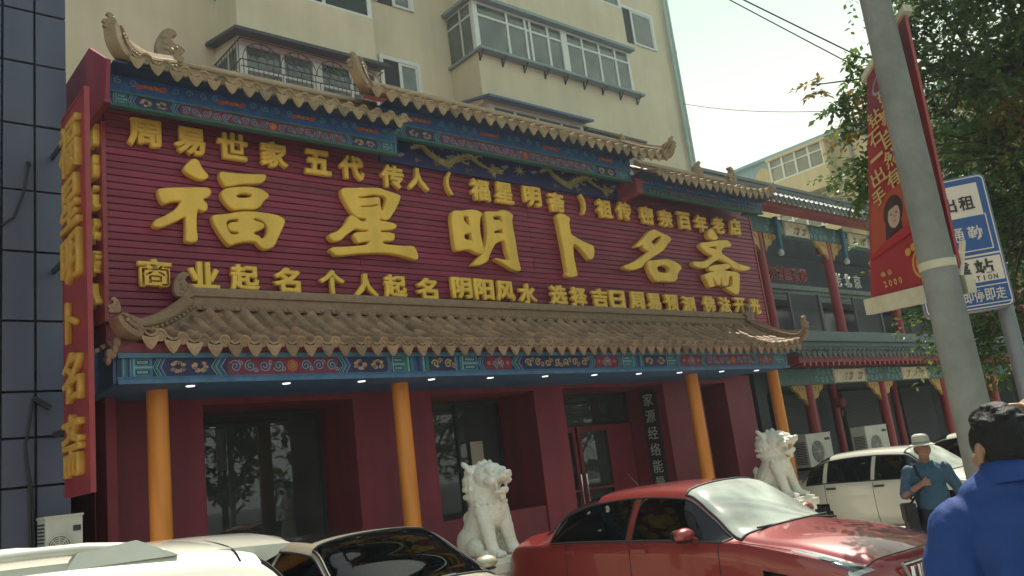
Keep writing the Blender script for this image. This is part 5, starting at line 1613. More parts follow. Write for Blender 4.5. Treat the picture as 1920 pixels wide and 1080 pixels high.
def surf_patch(sh, xs, vs, side, off=0.0):
    """grid of points on one side of the body; side 0 = both halves"""
    P = []
    for x in xs:
        row = []
        vv = list(vs) if side else list(vs) + list(vs)[::-1][1:]
        for k, v in enumerate(vv):
            s = side if side else (1 if k < len(vs) else -1)
            p = sh.pt(x, v); p.y *= s
            row.append(p)
        P.append(row)
    if off:
        Q = [[p.copy() for p in r] for r in P]
        n, m = len(P), len(P[0])
        for i in range(n):
            for j in range(m):
                du = P[min(i + 1, n - 1)][j] - P[max(i - 1, 0)][j]
                dv = P[i][min(j + 1, m - 1)] - P[i][max(j - 1, 0)]
                nn = du.cross(dv)
                if nn.length > 1e-9:
                    nn.normalize()
                    c = P[i][j] - Vector((P[i][j].x * .6, 0, .6))
                    if nn.dot(c) < 0: nn = -nn
                    Q[i][j] = P[i][j] + nn * off
        P = Q
    return P
def add_grid(b, P):
    n, m = len(P), len(P[0])
    b.add([p for r in P for p in r], [(i * m + j, i * m + j + 1, (i + 1) * m + j + 1, (i + 1) * m + j) for i in range(n - 1) for j in range(m - 1)])
def frange(a, c, n): return [lerp(a, c, i / n) for i in range(n + 1)]

def build_car(name, label, cat, st, paint, loc, heading, ws, rw, side, pillars, group=None, doors=(), handles=(), mirror=None, head=None,
              wheel=(.8, 3.4, .31), seats=True, trim=True, mirror_m=None, handle_m=None, glassm=None, wsm=None, gtop=5.94):
    """ws, rw: (x at base, x at roof) of windscreen / rear window; side: (x0, x1) of side glass"""
    sh = CarShape(st)
    t = thing(name, label, cat, loc, heading, group)
    L = sh.L
    xs = sorted(set([round(v, 4) for v in frange(0, L, 110)] + [ws[0], ws[1], rw[0], rw[1], side[0], side[1]] + [p + d for p in pillars for d in (-.04, .04)]))
    vs = sorted({gtop} | {0, .5, 1, 1.3, 1.7, 2, 2.4, 2.8, 3.2, 3.6, 4, 4.25, 4.5, 4.75, 5, 5.06, 5.25, 5.5, 5.75, 5.94, 6, 6.2, 6.4, 6.7, 7, 7.5, 8, 8.5, 9})
    def is_side(x, v): return side[0] < x < side[1] and 5.06 < v < gtop and not any(abs(x - p) < .04 for p in pillars)
    def is_ws(x, v): return ws[1] < x < ws[0] and v > 6.2
    def is_rw(x, v): return rw[0] < x < rw[1] and v > 6.2
    wr = wheel[2] + .055
    def is_arch(x, v):
        if v > 3.9 or v < .9: return False
        p = sh.pt(x, v)
        return any(math.hypot(x - wx, p.z - wheel[2]) < wr for wx in wheel[:2])
    body = MB(); sg = {1: MB(), -1: MB()}; wsb = MB(); rwb = MB()
    for s in (1, -1):
        pts = {}
        vid = {}
        def P(i, j):
            if (i, j) not in pts:
                p = sh.pt(xs[i], vs[j]); p.y *= s; pts[(i, j)] = p
            return pts[(i, j)]
        for i in range(len(xs) - 1):
            for j in range(len(vs) - 1):
                xm, vm = (xs[i] + xs[i + 1]) / 2, (vs[j] + vs[j + 1]) / 2
                if is_arch(xm, vm): continue
                tgt = body
                if is_side(xm, vm): tgt = sg[s]
                elif is_ws(xm, vm): tgt = wsb
                elif is_rw(xm, vm): tgt = rwb
                q = [P(i, j), P(i + 1, j), P(i + 1, j + 1), P(i, j + 1)]
                tgt.add(q, [(0, 1, 2, 3)])
        for e in (0, len(xs) - 1):                      # close nose and tail
            body.add([P(e, j) for j in range(len(vs))], [tuple(range(len(vs)))])
    def weld(o):
        bm = bmesh.new(); bm.from_mesh(o.data)
        bmesh.ops.remove_doubles(bm, verts=bm.verts, dist=.0008)
        bmesh.ops.recalc_face_normals(bm, faces=bm.faces)
        bm.to_mesh(o.data); bm.free()
        for p in o.data.polygons: p.use_smooth = True
        o.data.set_sharp_from_angle(angle=rad(45))
    o = body.build("body", paint, t, fix=False); weld(o)
    for s in (1, -1):
        if sg[s].f: weld(sg[s].build("side_window", glassm or MT['carglass'], t, fix=False))
    weld(wsb.build("windscreen", wsm or MT['wsglass'], t, fix=False))
    if rwb.f: weld(rwb.build("rear_window", glassm or MT['carglass'], t, fix=False))
    def curve(m, pts, r, off=.003):
        q = []
        for x, v, s in pts:
            p = sh.pt(x, v); p.y *= s
            n = Vector((0, p.y, (p.z - .8) * 1.2)).normalized()
            q.append(p + n * off)
        m.tube(q, r, 6)
    tr = MB()
    for s in (1, -1):
        curve(tr, [(x, 5.06, s) for x in frange(side[0], side[1], 30)], .011)
        curve(tr, [(x, gtop, s) for x in frange(side[0], side[1], 30)], .010)
        for x in (side[0], side[1]): curve(tr, [(x, v, s) for v in frange(5.06, gtop, 6)], .010)
        for p in pillars:
            for d in (-.04, .04): curve(tr, [(p + d, v, s) for v in frange(5.06, gtop, 6)], .006)
        curve(tr, [(x, 6.2, s) for x in frange(ws[1], ws[0], 14)], .012)
        if rw[0] != rw[1]: curve(tr, [(x, 6.2, s) for x in frange(rw[0], rw[1], 14)], .010)
    for x in ws: curve(tr, [(x, v, 1) for v in frange(6.2, 9, 14)] + [(x, v, -1) for v in frange(9, 6.2, 14)][1:], .011)
    tr.build("window_trim", MT['black'], t, smooth=True)
    gp = MB()                                            # shut lines
    for s in (1, -1):
        for d in doors: curve(gp, [(d, v, s) for v in frange(1.4, 5.0, 16)], .0045, .0)
        if doors: curve(gp, [(x, 1.4, s) for x in frange(min(doors), max(doors), 20)], .0045, .0)
        curve(gp, [(x, 5.55, s) for x in frange(ws[0] + .05, L - .16, 16)], .0045, .0)
    curve(gp, [(L - .17, v, 1) for v in frange(5.55, 9, 12)] + [(L - .17, v, -1) for v in frange(9, 5.55, 12)][1:], .0045, .0)
    gp.build("shut_lines", MT['black'], t)
    for s in (1, -1):
        for hx in handles:
            p = sh.pt(hx, 4.05); m = MB()
            m.obox((p.x, s * (p.y + .022), p.z), (.085, 0, 0), (0, .010, 0), (0, 0, .016))
            for q in (-.065, .065): m.obox((p.x + q, s * (p.y + .008), p.z), (.014, 0, 0), (0, .014, 0), (0, 0, .012))
            m.build("door_handle", handle_m or paint, t)
        if mirror:
            p = sh.pt(mirror, 5.0); m = MB()
            m.ell((p.x + .02, s * (p.y + .13), p.z + .085), (.075, .115, .062), 16, 10)
            m.tube([(p.x + .03, s * (p.y - .01), p.z + .02), (p.x + .03, s * (p.y + .08), p.z + .055)], .028, 8)
            mo = m.build("wing_mirror", mirror_m or paint, t, smooth=True)
            m = MB(); m.ell((p.x - .05, s * (p.y + .135), p.z + .085), (.012, .095, .048), 12, 8); m.ell((p.x + .02, s * (p.y + .13), p.z + .03), (.07, .10, .015), 12, 6); m.build("mirror_glass", MT['black'], mo, smooth=True)
        if head:
            x0, x1, v0, v1 = head
            m = MB()
            P = surf_patch(sh, frange(x0, x1, 10), frange(v0, v1, 6), s, .006)
            for i, r in enumerate(P):                    # swept lamp outline: narrow at the rear
                k = .35 + .65 * (i / 10) ** .8
                P[i] = [r[-1] + (p - r[-1]) * k for p in r]
            add_grid(m, P)
            ho = m.build("headlight", MT['headlamp'], t, smooth='all')
            m = MB()
            for f0, f1, g0, g1 in ((.42, .62, .55, .9), (.66, .93, .45, .88)):
                P = surf_patch(sh, frange(lerp(x0, x1, f0), lerp(x0, x1, f1), 6), frange(lerp(v0, v1, g0), lerp(v0, v1, g1), 5), s, .010)
                add_grid(m, P)
            m.build("lamp_reflector", MT['lampglow'], ho, smooth='all')
    # wheels
    for wx in wheel[:2]:
        for s in (1, -1):
            r = wheel[2]
            yb = sh.pt(wx, 3).y - .03
            w = thing("wheel", None, None); w.parent = t; w.location = (wx - L / 2, s * yb, r)
            m = MB(); m.lathe([(r * .62, -.09), (r * .93, -.10), (r, -.07), (r, .03), (r * .93, .06), (r * .64, .055)], (0, 0, 0), 32, 'y'); m.build("tyre", MT['black'], w, smooth=True)
            m = MB(); m.lathe([(r * .62, -.08), (r * .64, s * .05), (r * .55, s * .035), (r * .5, s * .0)], (0, 0, 0), 28, 'y')
            for k in range(6):
                a = k * 1.047; m.obox((math.cos(a) * r * .32, s * .03, math.sin(a) * r * .32), (math.cos(a) * r * .3, 0, math.sin(a) * r * .3), (0, .012, 0), (-math.sin(a) * r * .07, 0, math.cos(a) * r * .07))
            m.lathe([(r * .14, s * .02), (r * .12, s * .05), (.001, s * .055)], (0, 0, 0), 14, 'y'); m.build("rim", MT['steel'], w)
    m = MB()
    zf = st[0][1] + .08
    zb_ = float(sh.params(np.array([L / 2]))[2][0])
    for wx in wheel[:2]:
        for s in (1, -1): m.box(wx - L / 2 - wr, wx - L / 2 + wr, min(s * .35, s * .62), max(s * .35, s * .62), .1, min(zb_ - .2, wheel[2] * 2.2))
    m.box(-L / 2 + .25, L / 2 - .25, -.55, .55, .2, .45)
    m.build("underbody", MT['black'], t)
    if seats:
        cab = MB()
        H_ = max(r[6] for r in st)
        xa, xb = rw[0] + .1 - L / 2, ws[0] - .1 - L / 2
        hwid = st[len(st) // 2][2] - .1
        cab.box(xa, xb, -hwid, hwid, zb_ - .42, zb_ - .36)
        cab.box(xb - .35, xb + .05, -hwid + .02, hwid - .02, zb_ - .36, zb_ - .03)
        for xr, sy in ((ws[1] - .55 - L / 2, (-.36, .36)), (rw[1] + .15 - L / 2, (-.36, .36))):
            for y in sy:
                cab.obox((xr, y, zb_ + .0), (.07, 0, .0), (0, .22, 0), (-.06, 0, .26)); cab.obox((xr + .25, y, zb_ - .3), (.25, 0, 0), (0, .23, 0), (0, 0, .07))
                cab.ell((xr - .07, y, min(zb_ + .36, H_ - .20)), (.05, .11, .08), 12, 8)
        cab.tube([(xb - .38 + .03 * math.cos(a), .36 + .18 * math.sin(a), zb_ + .0 + .17 * math.cos(a)) for a in [6.2832 * k / 20 for k in range(21)]], .014, 6)
        cab.build("interior", MT['interior_car'], t)
    return t, sh

MT['interior_car'] = mat("car_interior", (.028, .028, .032), .8)
def carpaint(name, col, metal=0.0, rough=.35, coat=1.0): return mat(name, col, rough, metal, var=.03, vs=2, coat=coat)
MT['lampglow'] = mat("lamp_reflector", (.10, .11, .12), .12, .7, var=.6, vs=25, coat=1.0)
MT['headlamp'] = mat("headlamp_lens", (.46, .48, .47), .10, .4, var=.2, vs=14, coat=1.0)
RED = carpaint("red_car_paint", (.25, .027, .026), .25, .36)
WHITE = carpaint("white_car_paint", (.62, .61, .52), 0, .35)
CHAMP = carpaint("champagne_car_paint", (.46, .41, .30), .3, .4)

# station rows: x, zlow, wb, zb, wt, zt, zc, bow
def sedan(L, W, H, zb=.93, roof=(1.25, 2.45), wsx=3.12, rwx=.55, hood=.98, wtop=.58, deck=1.0, nose=.62, boxy=0.0):
    h = W / 2
    return [(0, .38, h * .80, .70, h * .62, .74, .76, .16), (.05, .30, h * .88, .84, h * .74, .90, .92, .14), (.22, .24, h * .95, zb, h * .78, deck - .03, deck, .10),
            (rwx, .20, h * .985, zb + .01, h * .76, deck, deck + .03, .06), ((rwx + roof[0]) / 2 + .0, .19, h, zb + .01, h * (.70 + boxy), lerp(deck, H, .55), lerp(deck + .03, H, .60), .02),
            (roof[0], .18, h, zb + .01, h * (.66 + boxy), H - .09, H - .02, -.02), (lerp(roof[0], roof[1], .45), .18, h, zb + .005, h * (.655 + boxy), H - .06, H, 0),
            (roof[1], .18, h, zb, h * (.665 + boxy), H - .10, H - .03, .05), (lerp(roof[1], wsx, .5), .18, h, zb - .005, h * (.74 + boxy * .6), lerp(H - .1, hood, .50), lerp(H - .03, hood + .04, .46), .10),
            (wsx, .19, h * .995, zb - .01, h * .82, hood - .02, hood + .04, .16), (L - .75, .20, h * .985, zb - .09, h * .80, hood - .10, hood - .05, .20),
            (L - .25, .22, h * .95, zb - .20, h * .76, hood - .22, hood - .17, .26), (L - .06, .26, h * .90, nose, h * .70, nose + .05, nose + .08, .30), (L, .30, h * .84, nose - .12, h * .62, nose - .06, nose - .04, .30)]

HY = rad(-90)
# the red sedan, nose out to the street
st = sedan(4.35, 1.76, 1.47, zb=.97, roof=(1.20, 2.35), wsx=3.05, rwx=.5, hood=1.0, deck=1.08, nose=.68)
red, rsh = build_car("parked_car", "glossy red sedan parked nose out between the two stone lions", "car", st, RED, (6.99, 5.30, 0.004), HY, (3.05, 2.35), (.5, 1.20), (.72, 2.98), (1.78,), group="cars parked in front of the shop",
                     doors=(.95, 1.80, 2.95), handles=(1.0, 1.95), mirror=2.62, head=(3.60, 4.27, 4.1, 5.75), wheel=(.82, 3.48, .315))
# front grille with slats and chrome surround
b = MB()
for i in range(19): b.box(2.08, 2.105, -.50 + i / 18 - .008, -.50 + i / 18 + .008, .50, .72)
b.tube([(2.13 - .06 * (y / .5) ** 2, y, z) for y, z in ((-.56, .74), (-.3, .755), (0, .765), (.3, .755), (.56, .74), (.46, .49), (0, .47), (-.46, .49), (-.56, .74))], .016, 8)
b.build("grille", MT['chrome'], red)
b = MB()
for y0, y1, x0 in ((-.55, .12, 1.0), (-.05, .55, 1.0)):
    b.tube([(x0 - .14, y1, 1.035), (x0 - .16, y0, 1.045)], .009, 6)
    b.tube([(x0 - .15, (y0 + y1) / 2, 1.035), (x0 - .06, y1 + .02, 1.00)], .010, 6)
b.build("wiper", MT['black'], red)
b = MB(); b.tube([(-.92, 0, 1.46), (-1.05, 0, 1.60)], [.008, .004], 6); b.build("aerial", MT['black'], red)

# champagne sedan between the columns
st = sedan(4.3, 1.72, 1.44, zb=.93, roof=(1.15, 2.32), wsx=3.10, rwx=.5, hood=.98, deck=1.03, nose=.64)
champ, csh = build_car("parked_car", "champagne coloured sedan with dark windscreen between the white estate car and left lion", "car", st, CHAMP, (3.93, 6.70, 0.004), HY, (3.10, 2.32), (.5, 1.15), (.7, 3.0), (1.75,),
                       group="cars parked in front of the shop", doors=(.95, 1.80, 2.95), handles=(1.0, 1.95), mirror=2.65, head=(3.7, 4.2, 4.0, 5.4), wheel=(.82, 3.45, .31), wsm=MT['carglass'])
b = MB()
P = surf_patch(csh, frange(2.42, 2.56, 4), frange(6.75, 7.05, 3), -1, -.006); b.col = (.05, .30, .20); add_grid(b, P)
P = surf_patch(csh, frange(2.42, 2.56, 4), frange(7.15, 7.4, 3), -1, -.006); b.col = (.45, .46, .38); add_grid(b, P)
b.build("windscreen_sticker", MT['print'], champ)
b = MB()
b.col = (.55, .57, .52)
for k in range(3): b.obox((.95 - .06 * k, -.2 + .2 * k, 1.0 + .01 * k), (.08, 0, .01), (0, .07, 0), (0, 0, .006))
b.build("dashboard_papers", MT['print'], champ)

b = MB()
add_grid(b, surf_patch(csh, frange(1.22, 2.16, 10), frange(7.0, 9, 8), 0, .004))
MT['roofblack'] = mat("black_roof_panel", (.012, .012, .014), .12, coat=1.0)
b.build("roof_panel", MT['roofblack'], champ, smooth='all')

# boxy white sedan at the right
st = sedan(4.45, 1.70, 1.42, zb=.90, roof=(1.15, 2.50), wsx=3.12, rwx=.62, hood=.95, deck=1.0, nose=.70, boxy=.03)
wcar, wsh = build_car("parked_car", "boxy white sedan parked in front of the traditional building", "car", st, WHITE, (14.45, 6.85, 0.004), HY, (3.12, 2.50), (.62, 1.15), (.80, 3.02), (1.10, 1.98),
                      group="cars parked in front of the shop", doors=(1.1, 1.98, 3.0), handles=(1.22, 2.1), mirror=2.8, head=(3.95, 4.4, 4.2, 5.3), wheel=(.86, 3.4, .30), handle_m=MT['black'])
# a second white car beyond it
st = sedan(4.3, 1.72, 1.50, zb=.95, roof=(1.10, 2.35), wsx=3.15, rwx=.45, hood=1.02, deck=1.1, nose=.70)
build_car("parked_car", "rounded white car half hidden behind the boxy white sedan and pole", "car", st, WHITE, (17.6, 6.2, 0.004), HY, (3.15, 2.35), (.45, 1.10), (.7, 3.05), (1.75,),
          group="cars parked in front of the shop", doors=(.95, 1.8, 3.0), handles=(1.0, 1.95), mirror=2.7, head=(3.8, 4.24, 4.0, 5.4), wheel=(.8, 3.45, .31))

# white estate car (roof and tail only in the picture), parked along the kerb line, tail to the right
h = .90
st = [(0, .42, h * .86, .80, h * .70, .84, .86, .12), (.04, .36, h * .93, 1.00, h * .78, 1.06, 1.10, .12), (.14, .30, h * .97, 1.02, h * .74, 1.28, 1.33, .10), (.30, .26, h * .985, 1.03, h * .70, 1.48, 1.55, .06),
      (.55, .24, h, 1.03, h * .695, 1.515, 1.585, .03), (1.3, .22, h, 1.02, h * .70, 1.545, 1.615, 0), (2.3, .22, h, 1.0, h * .70, 1.53, 1.60, 0), (2.75, .22, h, .99, h * .70, 1.47, 1.54, .05),
      (3.2, .22, h, .99, h * .76, 1.22, 1.30, .12), (3.55, .22, h * .995, .98, h * .84, 1.02, 1.07, .17), (4.1, .23, h * .98, .90, h * .82, .94, .98, .22), (4.42, .26, h * .94, .72, h * .76, .76, .80, .28), (4.5, .34, h * .86, .56, h * .66, .60, .62, .28)]
suv, ush = build_car("parked_car", "white estate car with silver roof rails and tail spoiler at the lower left", "car", st, WHITE, (-.50, 3.98, 0.004), rad(180), (3.55, 2.75), (.10, .28), (.42, 3.45), (1.15, 2.05),
                     group="cars parked in front of the shop", doors=(1.1, 2.05, 3.2), handles=(1.2, 2.2), mirror=3.0, head=(4.0, 4.4, 4.2, 5.3), wheel=(.85, 3.6, .34), gtop=5.62)
suv.scale = (1, 1, 1.045)
MT['railsilver'] = mat("silver_roof_rail", (.60, .60, .53), .35, .2)
for s in (1, -1):
    b = MB()
    pts = [ush.pt(x, 6.75) for x in frange(.62, 2.7, 16)]
    q = []
    for i, p in enumerate(pts):
        lift = .045 if 0 < i < 16 else .004
        if i in (1, 15): lift = .035
        q.append(Vector((p.x, s * p.y, p.z + lift)))
    b.tube(q, .020, 10)
    for i, e in ((0, 1), (16, -1)):
        p = pts[i]
        b.add([(p.x - .05 * e, s * p.y - .03, p.z - .006), (p.x + .34 * e, s * p.y - .03, p.z - .002), (p.x + .34 * e, s * p.y + .03, p.z - .002), (p.x - .05 * e, s * p.y + .03, p.z - .006),
               (p.x + .10 * e, s * p.y - .02, p.z + .050), (p.x + .30 * e, s * p.y - .02, p.z + .050), (p.x + .30 * e, s * p.y + .02, p.z + .050), (p.x + .10 * e, s * p.y + .02, p.z + .066)],
              [(0, 3, 2, 1), (4, 5, 6, 7), (0, 1, 5, 4), (1, 2, 6, 5), (2, 3, 7, 6), (3, 0, 4, 7)])
    b.build("roof_rail", MT['railsilver'], suv, smooth=True)
b = MB()                                                  # spoiler over the tailgate
top, bot = [], []
W_ = .56
for i in range(13):
    y = -W_ + 2 * W_ * i / 12
    e = 1.6 * (abs(y) / W_) ** 3
    zc = 1.585 - .05 * (y / W_) ** 2
    top.append([(-1.75, y, zc - .005), (-1.95, y, zc - .010), (-2.16, y, zc - .022), (-2.27 + .10 * e, y, zc - .045), (-2.26 + .10 * e, y, zc - .058), (-2.05, y, zc - .075), (-1.80, y, zc - .05)])
m_ = 7
vs_ = [p for r in top for p in r]
b.add(vs_, [(i * m_ + j, i * m_ + (j + 1) % m_, (i + 1) * m_ + (j + 1) % m_, (i + 1) * m_ + j) for i in range(12) for j in range(m_)] + [tuple(range(m_)), tuple(12 * m_ + j for j in range(m_ - 1, -1, -1))])
b.build("spoiler", WHITE, suv, smooth=True)
b = MB()
b.tube([ush.pt(.36, v) + Vector((0, 0, .003)) for v in frange(6.05, 9, 14)], .004, 5)
b.tube([Vector((p.x, -p.y, p.z + .003)) for p in [ush.pt(.36, v) for v in frange(6.05, 9, 14)]], .004, 5)
b.build("tailgate_seam", MT['black'], suv)
# ------------------------------------------------------------------ stone lions
def lion(loc, label, mirror=1):
    t = thing("stone_lion", label, "statue", loc, HY, "stone lions guarding the shop entrance")
    B = .80
    I = []
    def e(c, r, rot=None): I.append(('e', c, r, rot) if rot else ('e', c, r))
    def c(p0, r0, p1, r1): I.append(('c', p0, r0, p1, r1))
    for s in (1, -1):
        e((-.17, s * .14, .17), (.20, .12, .18)); e((-.02, s * .19, .12), (.17, .08, .11)); e((.14, s * .20, .045), (.13, .07, .05))
        c((.13, s * .13, .52), .105, (.235, s * .145, .16), .072); c((.235, s * .145, .16), .072, (.28, s * .15, .06), .07); e((.33, s * .15, .045), (.10, .075, .05))
        for k in (-1, 0, 1): e((.415, s * .15 + k * .042, .035), (.035, .022, .03))
        e((.28, s * .085, .965), (.075, .055, .04)); e((.305, s * .085, .925), (.03, .03, .028))
        e((.30, s * .12, .84), (.10, .05, .05))
        c((.02, s * .16, .98), .045, (-.05, s * .20, 1.07), .03)
        e((.36, s * .07, .79), (.02, .018, .04)); 
    c((-.16, 0, .22), .215, (.05, 0, .56), .20)
    e((.13, 0, .50), (.15, .20, .20)); e((.02, 0, .70), (.21, .215, .22)); e((-.03, 0, .84), (.20, .22, .19))
    e((.13, 0, .90), (.19, .185, .155)); e((.20, 0, 1.0), (.10, .12, .055))
    e((.34, 0, .875), (.145, .115, .05)); e((.46, 0, .895), (.05, .085, .05)); e((.50, 0, .925), (.025, .06, .03)); e((.40, 0, .91), (.08, .06, .045))
    e((.32, 0, .715), (.12, .095, .036)); e((.41, 0, .735), (.03, .065, .035)); e((.33, 0, .69), (.05, .05, .05)); e((.37, 0, .66), (.03, .035, .05))
    e((.20, 0, .79), (.10, .10, .06))
    e((-.33, 0, .26), (.07, .10, .14)); e((-.33, 0, .42), (.05, .07, .10))
    R = random.Random(4)
    # mane curls over the back of head and neck
    for ring, (rr, hh) in enumerate(((.10, 1.02), (.17, .97), (.205, .88), (.215, .78), (.21, .69))):
        n = 5 + ring * 2
        for k in range(n):
            a = math.pi * (.42 + 1.16 * k / (n - 1))
            e((-.025 + rr * math.cos(a) * .90, rr * math.sin(a) * .93, hh), (.030, .030, .034))
    for k in range(3): e((.10 - .09 * k, 0, 1.06 - .012 * k * k), (.035, .04, .045))
    for k in range(5): e((.09 - .035 * k, mirror * -.06, 1.05 - .01 * k), (.026, .026, .03)); 
    # ball under one paw, harness bell at the chest
    e((.27, 0, .55), (.035, .045, .045))
    for k in range(9):
        a = -1.2 + 2.4 * k / 8; e((.06 + .22 * math.cos(a), .235 * math.sin(a), .60), (.022, .022, .022))
    blob(I, "body", MT['stone'], t, voxel=.0105, smooth_it=2, disp=.014, dscale=.035, loc=(0, 0, B + .05))
    m = MB()
    m.box(-.52, .52, -.36, .36, .004, .12); m.box(-.46, .46, -.30, .30, .12, .20); m.box(-.43, .43, -.27, .27, .20, .62); m.box(-.46, .46, -.30, .30, .62, .70); m.box(-.50, .50, -.34, .34, .70, B)
    m.box(-.44, .46, -.30, .30, B, B + .05)
    for y in (-.274, .274): m.box(-.36, .36, min(y, y * .99), max(y, y * .99), .27, .55)
    o = m.build("plinth", MT['stone'], t)
    bv = o.modifiers.new("b", 'BEVEL'); bv.width = .012; bv.segments = 2
    m = MB()
    for s in (1, -1): m.ell((.317, s * .082, .925 + B + .05), (.016, .016, .016), 8, 6)
    return t
lion((6.42, 8.15, .004), "white stone lion on a plinth between the champagne car and the red sedan", 1)
lion((12.35, 8.05, .004), "white stone lion near the white sedan, in front of the last orange column", -1)
# ------------------------------------------------------------------ people
MT['skin'] = mat("skin", (.33, .17, .11), .55, var=.06, vs=20)
MT['hair'] = mat("black_hair", (.012, .011, .012), .6, var=.3, vs=60, bump=.3, bs=160, spec=.25)
MT['polo'] = mat("blue_polo_cloth", (.006, .040, .19), .75, var=.06, vs=8, bump=.15, bs=220)
MT['shirt'] = mat("teal_blue_cloth", (.05, .105, .175), .8, var=.08, vs=8, bump=.15, bs=150)
MT['trouser'] = mat("dark_trousers", (.015, .016, .028), .8)
MT['straw'] = mat("pale_straw", (.55, .53, .46), .7, var=.08, vs=40, bump=.2, bs=200)
MT['bag'] = mat("black_bag", (.014, .013, .018), .6)

def head_items(c, yaw, s=1.0):
    """skull, face, ears in head space: x forward, y left"""
    R = Matrix.Rotation(yaw, 3, 'Z')
    c = Vector(c)
    out = []
    def e(p, r): out.append(('e', c + R @ (Vector(p) * s), tuple(q * s for q in r), (0, 0, yaw)))
    e((-.005, 0, .03), (.092, .074, .10)); e((.03, 0, -.03), (.062, .060, .085)); e((.045, 0, -.085), (.04, .042, .032))
    e((.095, 0, -.012), (.02, .014, .028)); e((.082, 0, .022), (.02, .05, .012)); e((.087, 0, -.062), (.014, .026, .009)); e((.083, 0, -.075), (.013, .022, .008))
    for q in (1, -1):
        e((.05, q * .045, -.03), (.035, .024, .03)); e((-.012, q * .079, -.008), (.022, .010, .034)); e((-.02, q * .083, .004), (.012, .008, .024))
    return out, R

def man_legs(I, hip, yaw, hgt):
    R = Matrix.Rotation(yaw, 3, 'Z')
    for q in (1, -1):
        a = Vector((hip[0], hip[1], hgt)) + R @ Vector((0, q * .09, 0)); k = Vector((hip[0], hip[1], hgt * .53)) + R @ Vector((.02, q * .11, 0)); f = Vector((hip[0], hip[1], .09)) + R @ Vector((-.02, q * .12, 0))
        I.append(('c', a, .105, k, .075)); I.append(('c', k, .075, f, .058))

# -- man in the blue polo, seen from behind
MX, MY, MYAW = 2.86, 1.06, rad(38)
mp = thing("person", "man in a royal blue polo shirt seen from behind, one hand raised to his head", "person", (MX, MY, 0.004), MYAW)
BZ = Matrix.Diagonal((1.0, .92, 1.10))
H0 = Vector((0.0, 0, 1.638))
hi, hR = head_items(H0, rad(12), .98)
I = list(hi)
I.append(('c', Vector((-.025, 0, 1.50)), .068, H0 + Vector((-.012, 0, -.05)), .060))
I += [('e', (-.01, 0, 1.36), (.08, .17, .13)), ('c', Vector((-.02, 0, 1.42)), .06, Vector((-.01, .21, 1.36)), .05), ('c', Vector((-.01, .21, 1.36)), .05, Vector((-.01, .245, 1.24)), .05), ('c', Vector((-.02, 0, 1.42)), .06, Vector((.0, -.22, 1.42)), .05), ('c', Vector((.0, -.22, 1.42)), .05, Vector((.06, -.33, 1.52)), .05), ('e', (0, 0, 1.1), (.09, .14, .2))]
# arms below the sleeves: left hangs, right is raised to the head
I += [('c', Vector((-.01, .245, 1.24)), .050, Vector((.0, .262, 1.09)), .045), ('c', Vector((.0, .262, 1.09)), .045, Vector((.08, .29, .84)), .034),
      ('e', (.10, .285, .775), (.028, .024, .05))]
for k, (l, y) in enumerate(((.07, -.03), (.08, -.01), (.078, .01), (.062, .03))): I.append(('c', Vector((.11, .285 + y, .74)), .0095, Vector((.125, .282 + y, .74 - l)), .008))
I.append(('c', Vector((.115, .26, .78)), .011, Vector((.15, .245, .72)), .009))
EL, WR = Vector((.16, -.46, 1.52)), Vector((.115, -.195, 1.727))
I += [('c', Vector((.06, -.33, 1.52)), .052, EL, .046), ('c', EL, .046, WR, .030)]
PALM = Vector((.085, -.135, 1.752))
I += [('c', WR, .028, PALM, .030), ('e', PALM, (.030, .042, .018), (0, .0, .4))]
for k, (dx, l) in enumerate(((.035, .062), (.013, .074), (-.010, .070), (-.032, .055))):
    p0 = PALM + Vector((dx, .035, .008)); p1 = p0 + Vector((.0, l * .55, .004)); p2 = p1 + Vector((-.004, l * .42, -.022))
    I += [('c', p0, .0105, p1, .0095), ('c', p1, .0095, p2, .0075)]
I += [('c', PALM + Vector((.035, -.01, -.008)), .012, PALM + Vector((.065, .02, -.022)), .010), ('c', PALM + Vector((.065, .02, -.022)), .010, PALM + Vector((.07, .05, -.03)), .008)]
body = blob(I, "body", MT['skin'], mp, voxel=.0065, smooth_it=2)
# hair: cap over the skull
I = []
def he(p, r): I.append(('e', H0 + hR @ (Vector(p) * .98), tuple(q * .98 for q in r), (0, 0, rad(12))))
he((-.014, 0, .044), (.092, .080, .097)); he((-.045, 0, -.005), (.062, .074, .085)); he((.03, 0, .095), (.06, .06, .045)); he((-.06, 0, -.05), (.035, .055, .05))
for q in (1, -1): he((.015, q * .068, .03), (.03, .014, .045))
R = random.Random(2)
for k in range(60):
    a, z = R.uniform(0, 6.28), R.uniform(.4, 1)
    rr = math.sqrt(max(0, 1 - z * z))
    he((-.014 + .09 * rr * math.cos(a), .078 * rr * math.sin(a), .044 + .096 * z), (.016, .016, .008))
blob(I, "hair", MT['hair'], mp, voxel=.007, smooth_it=2, disp=.006, dscale=.012)
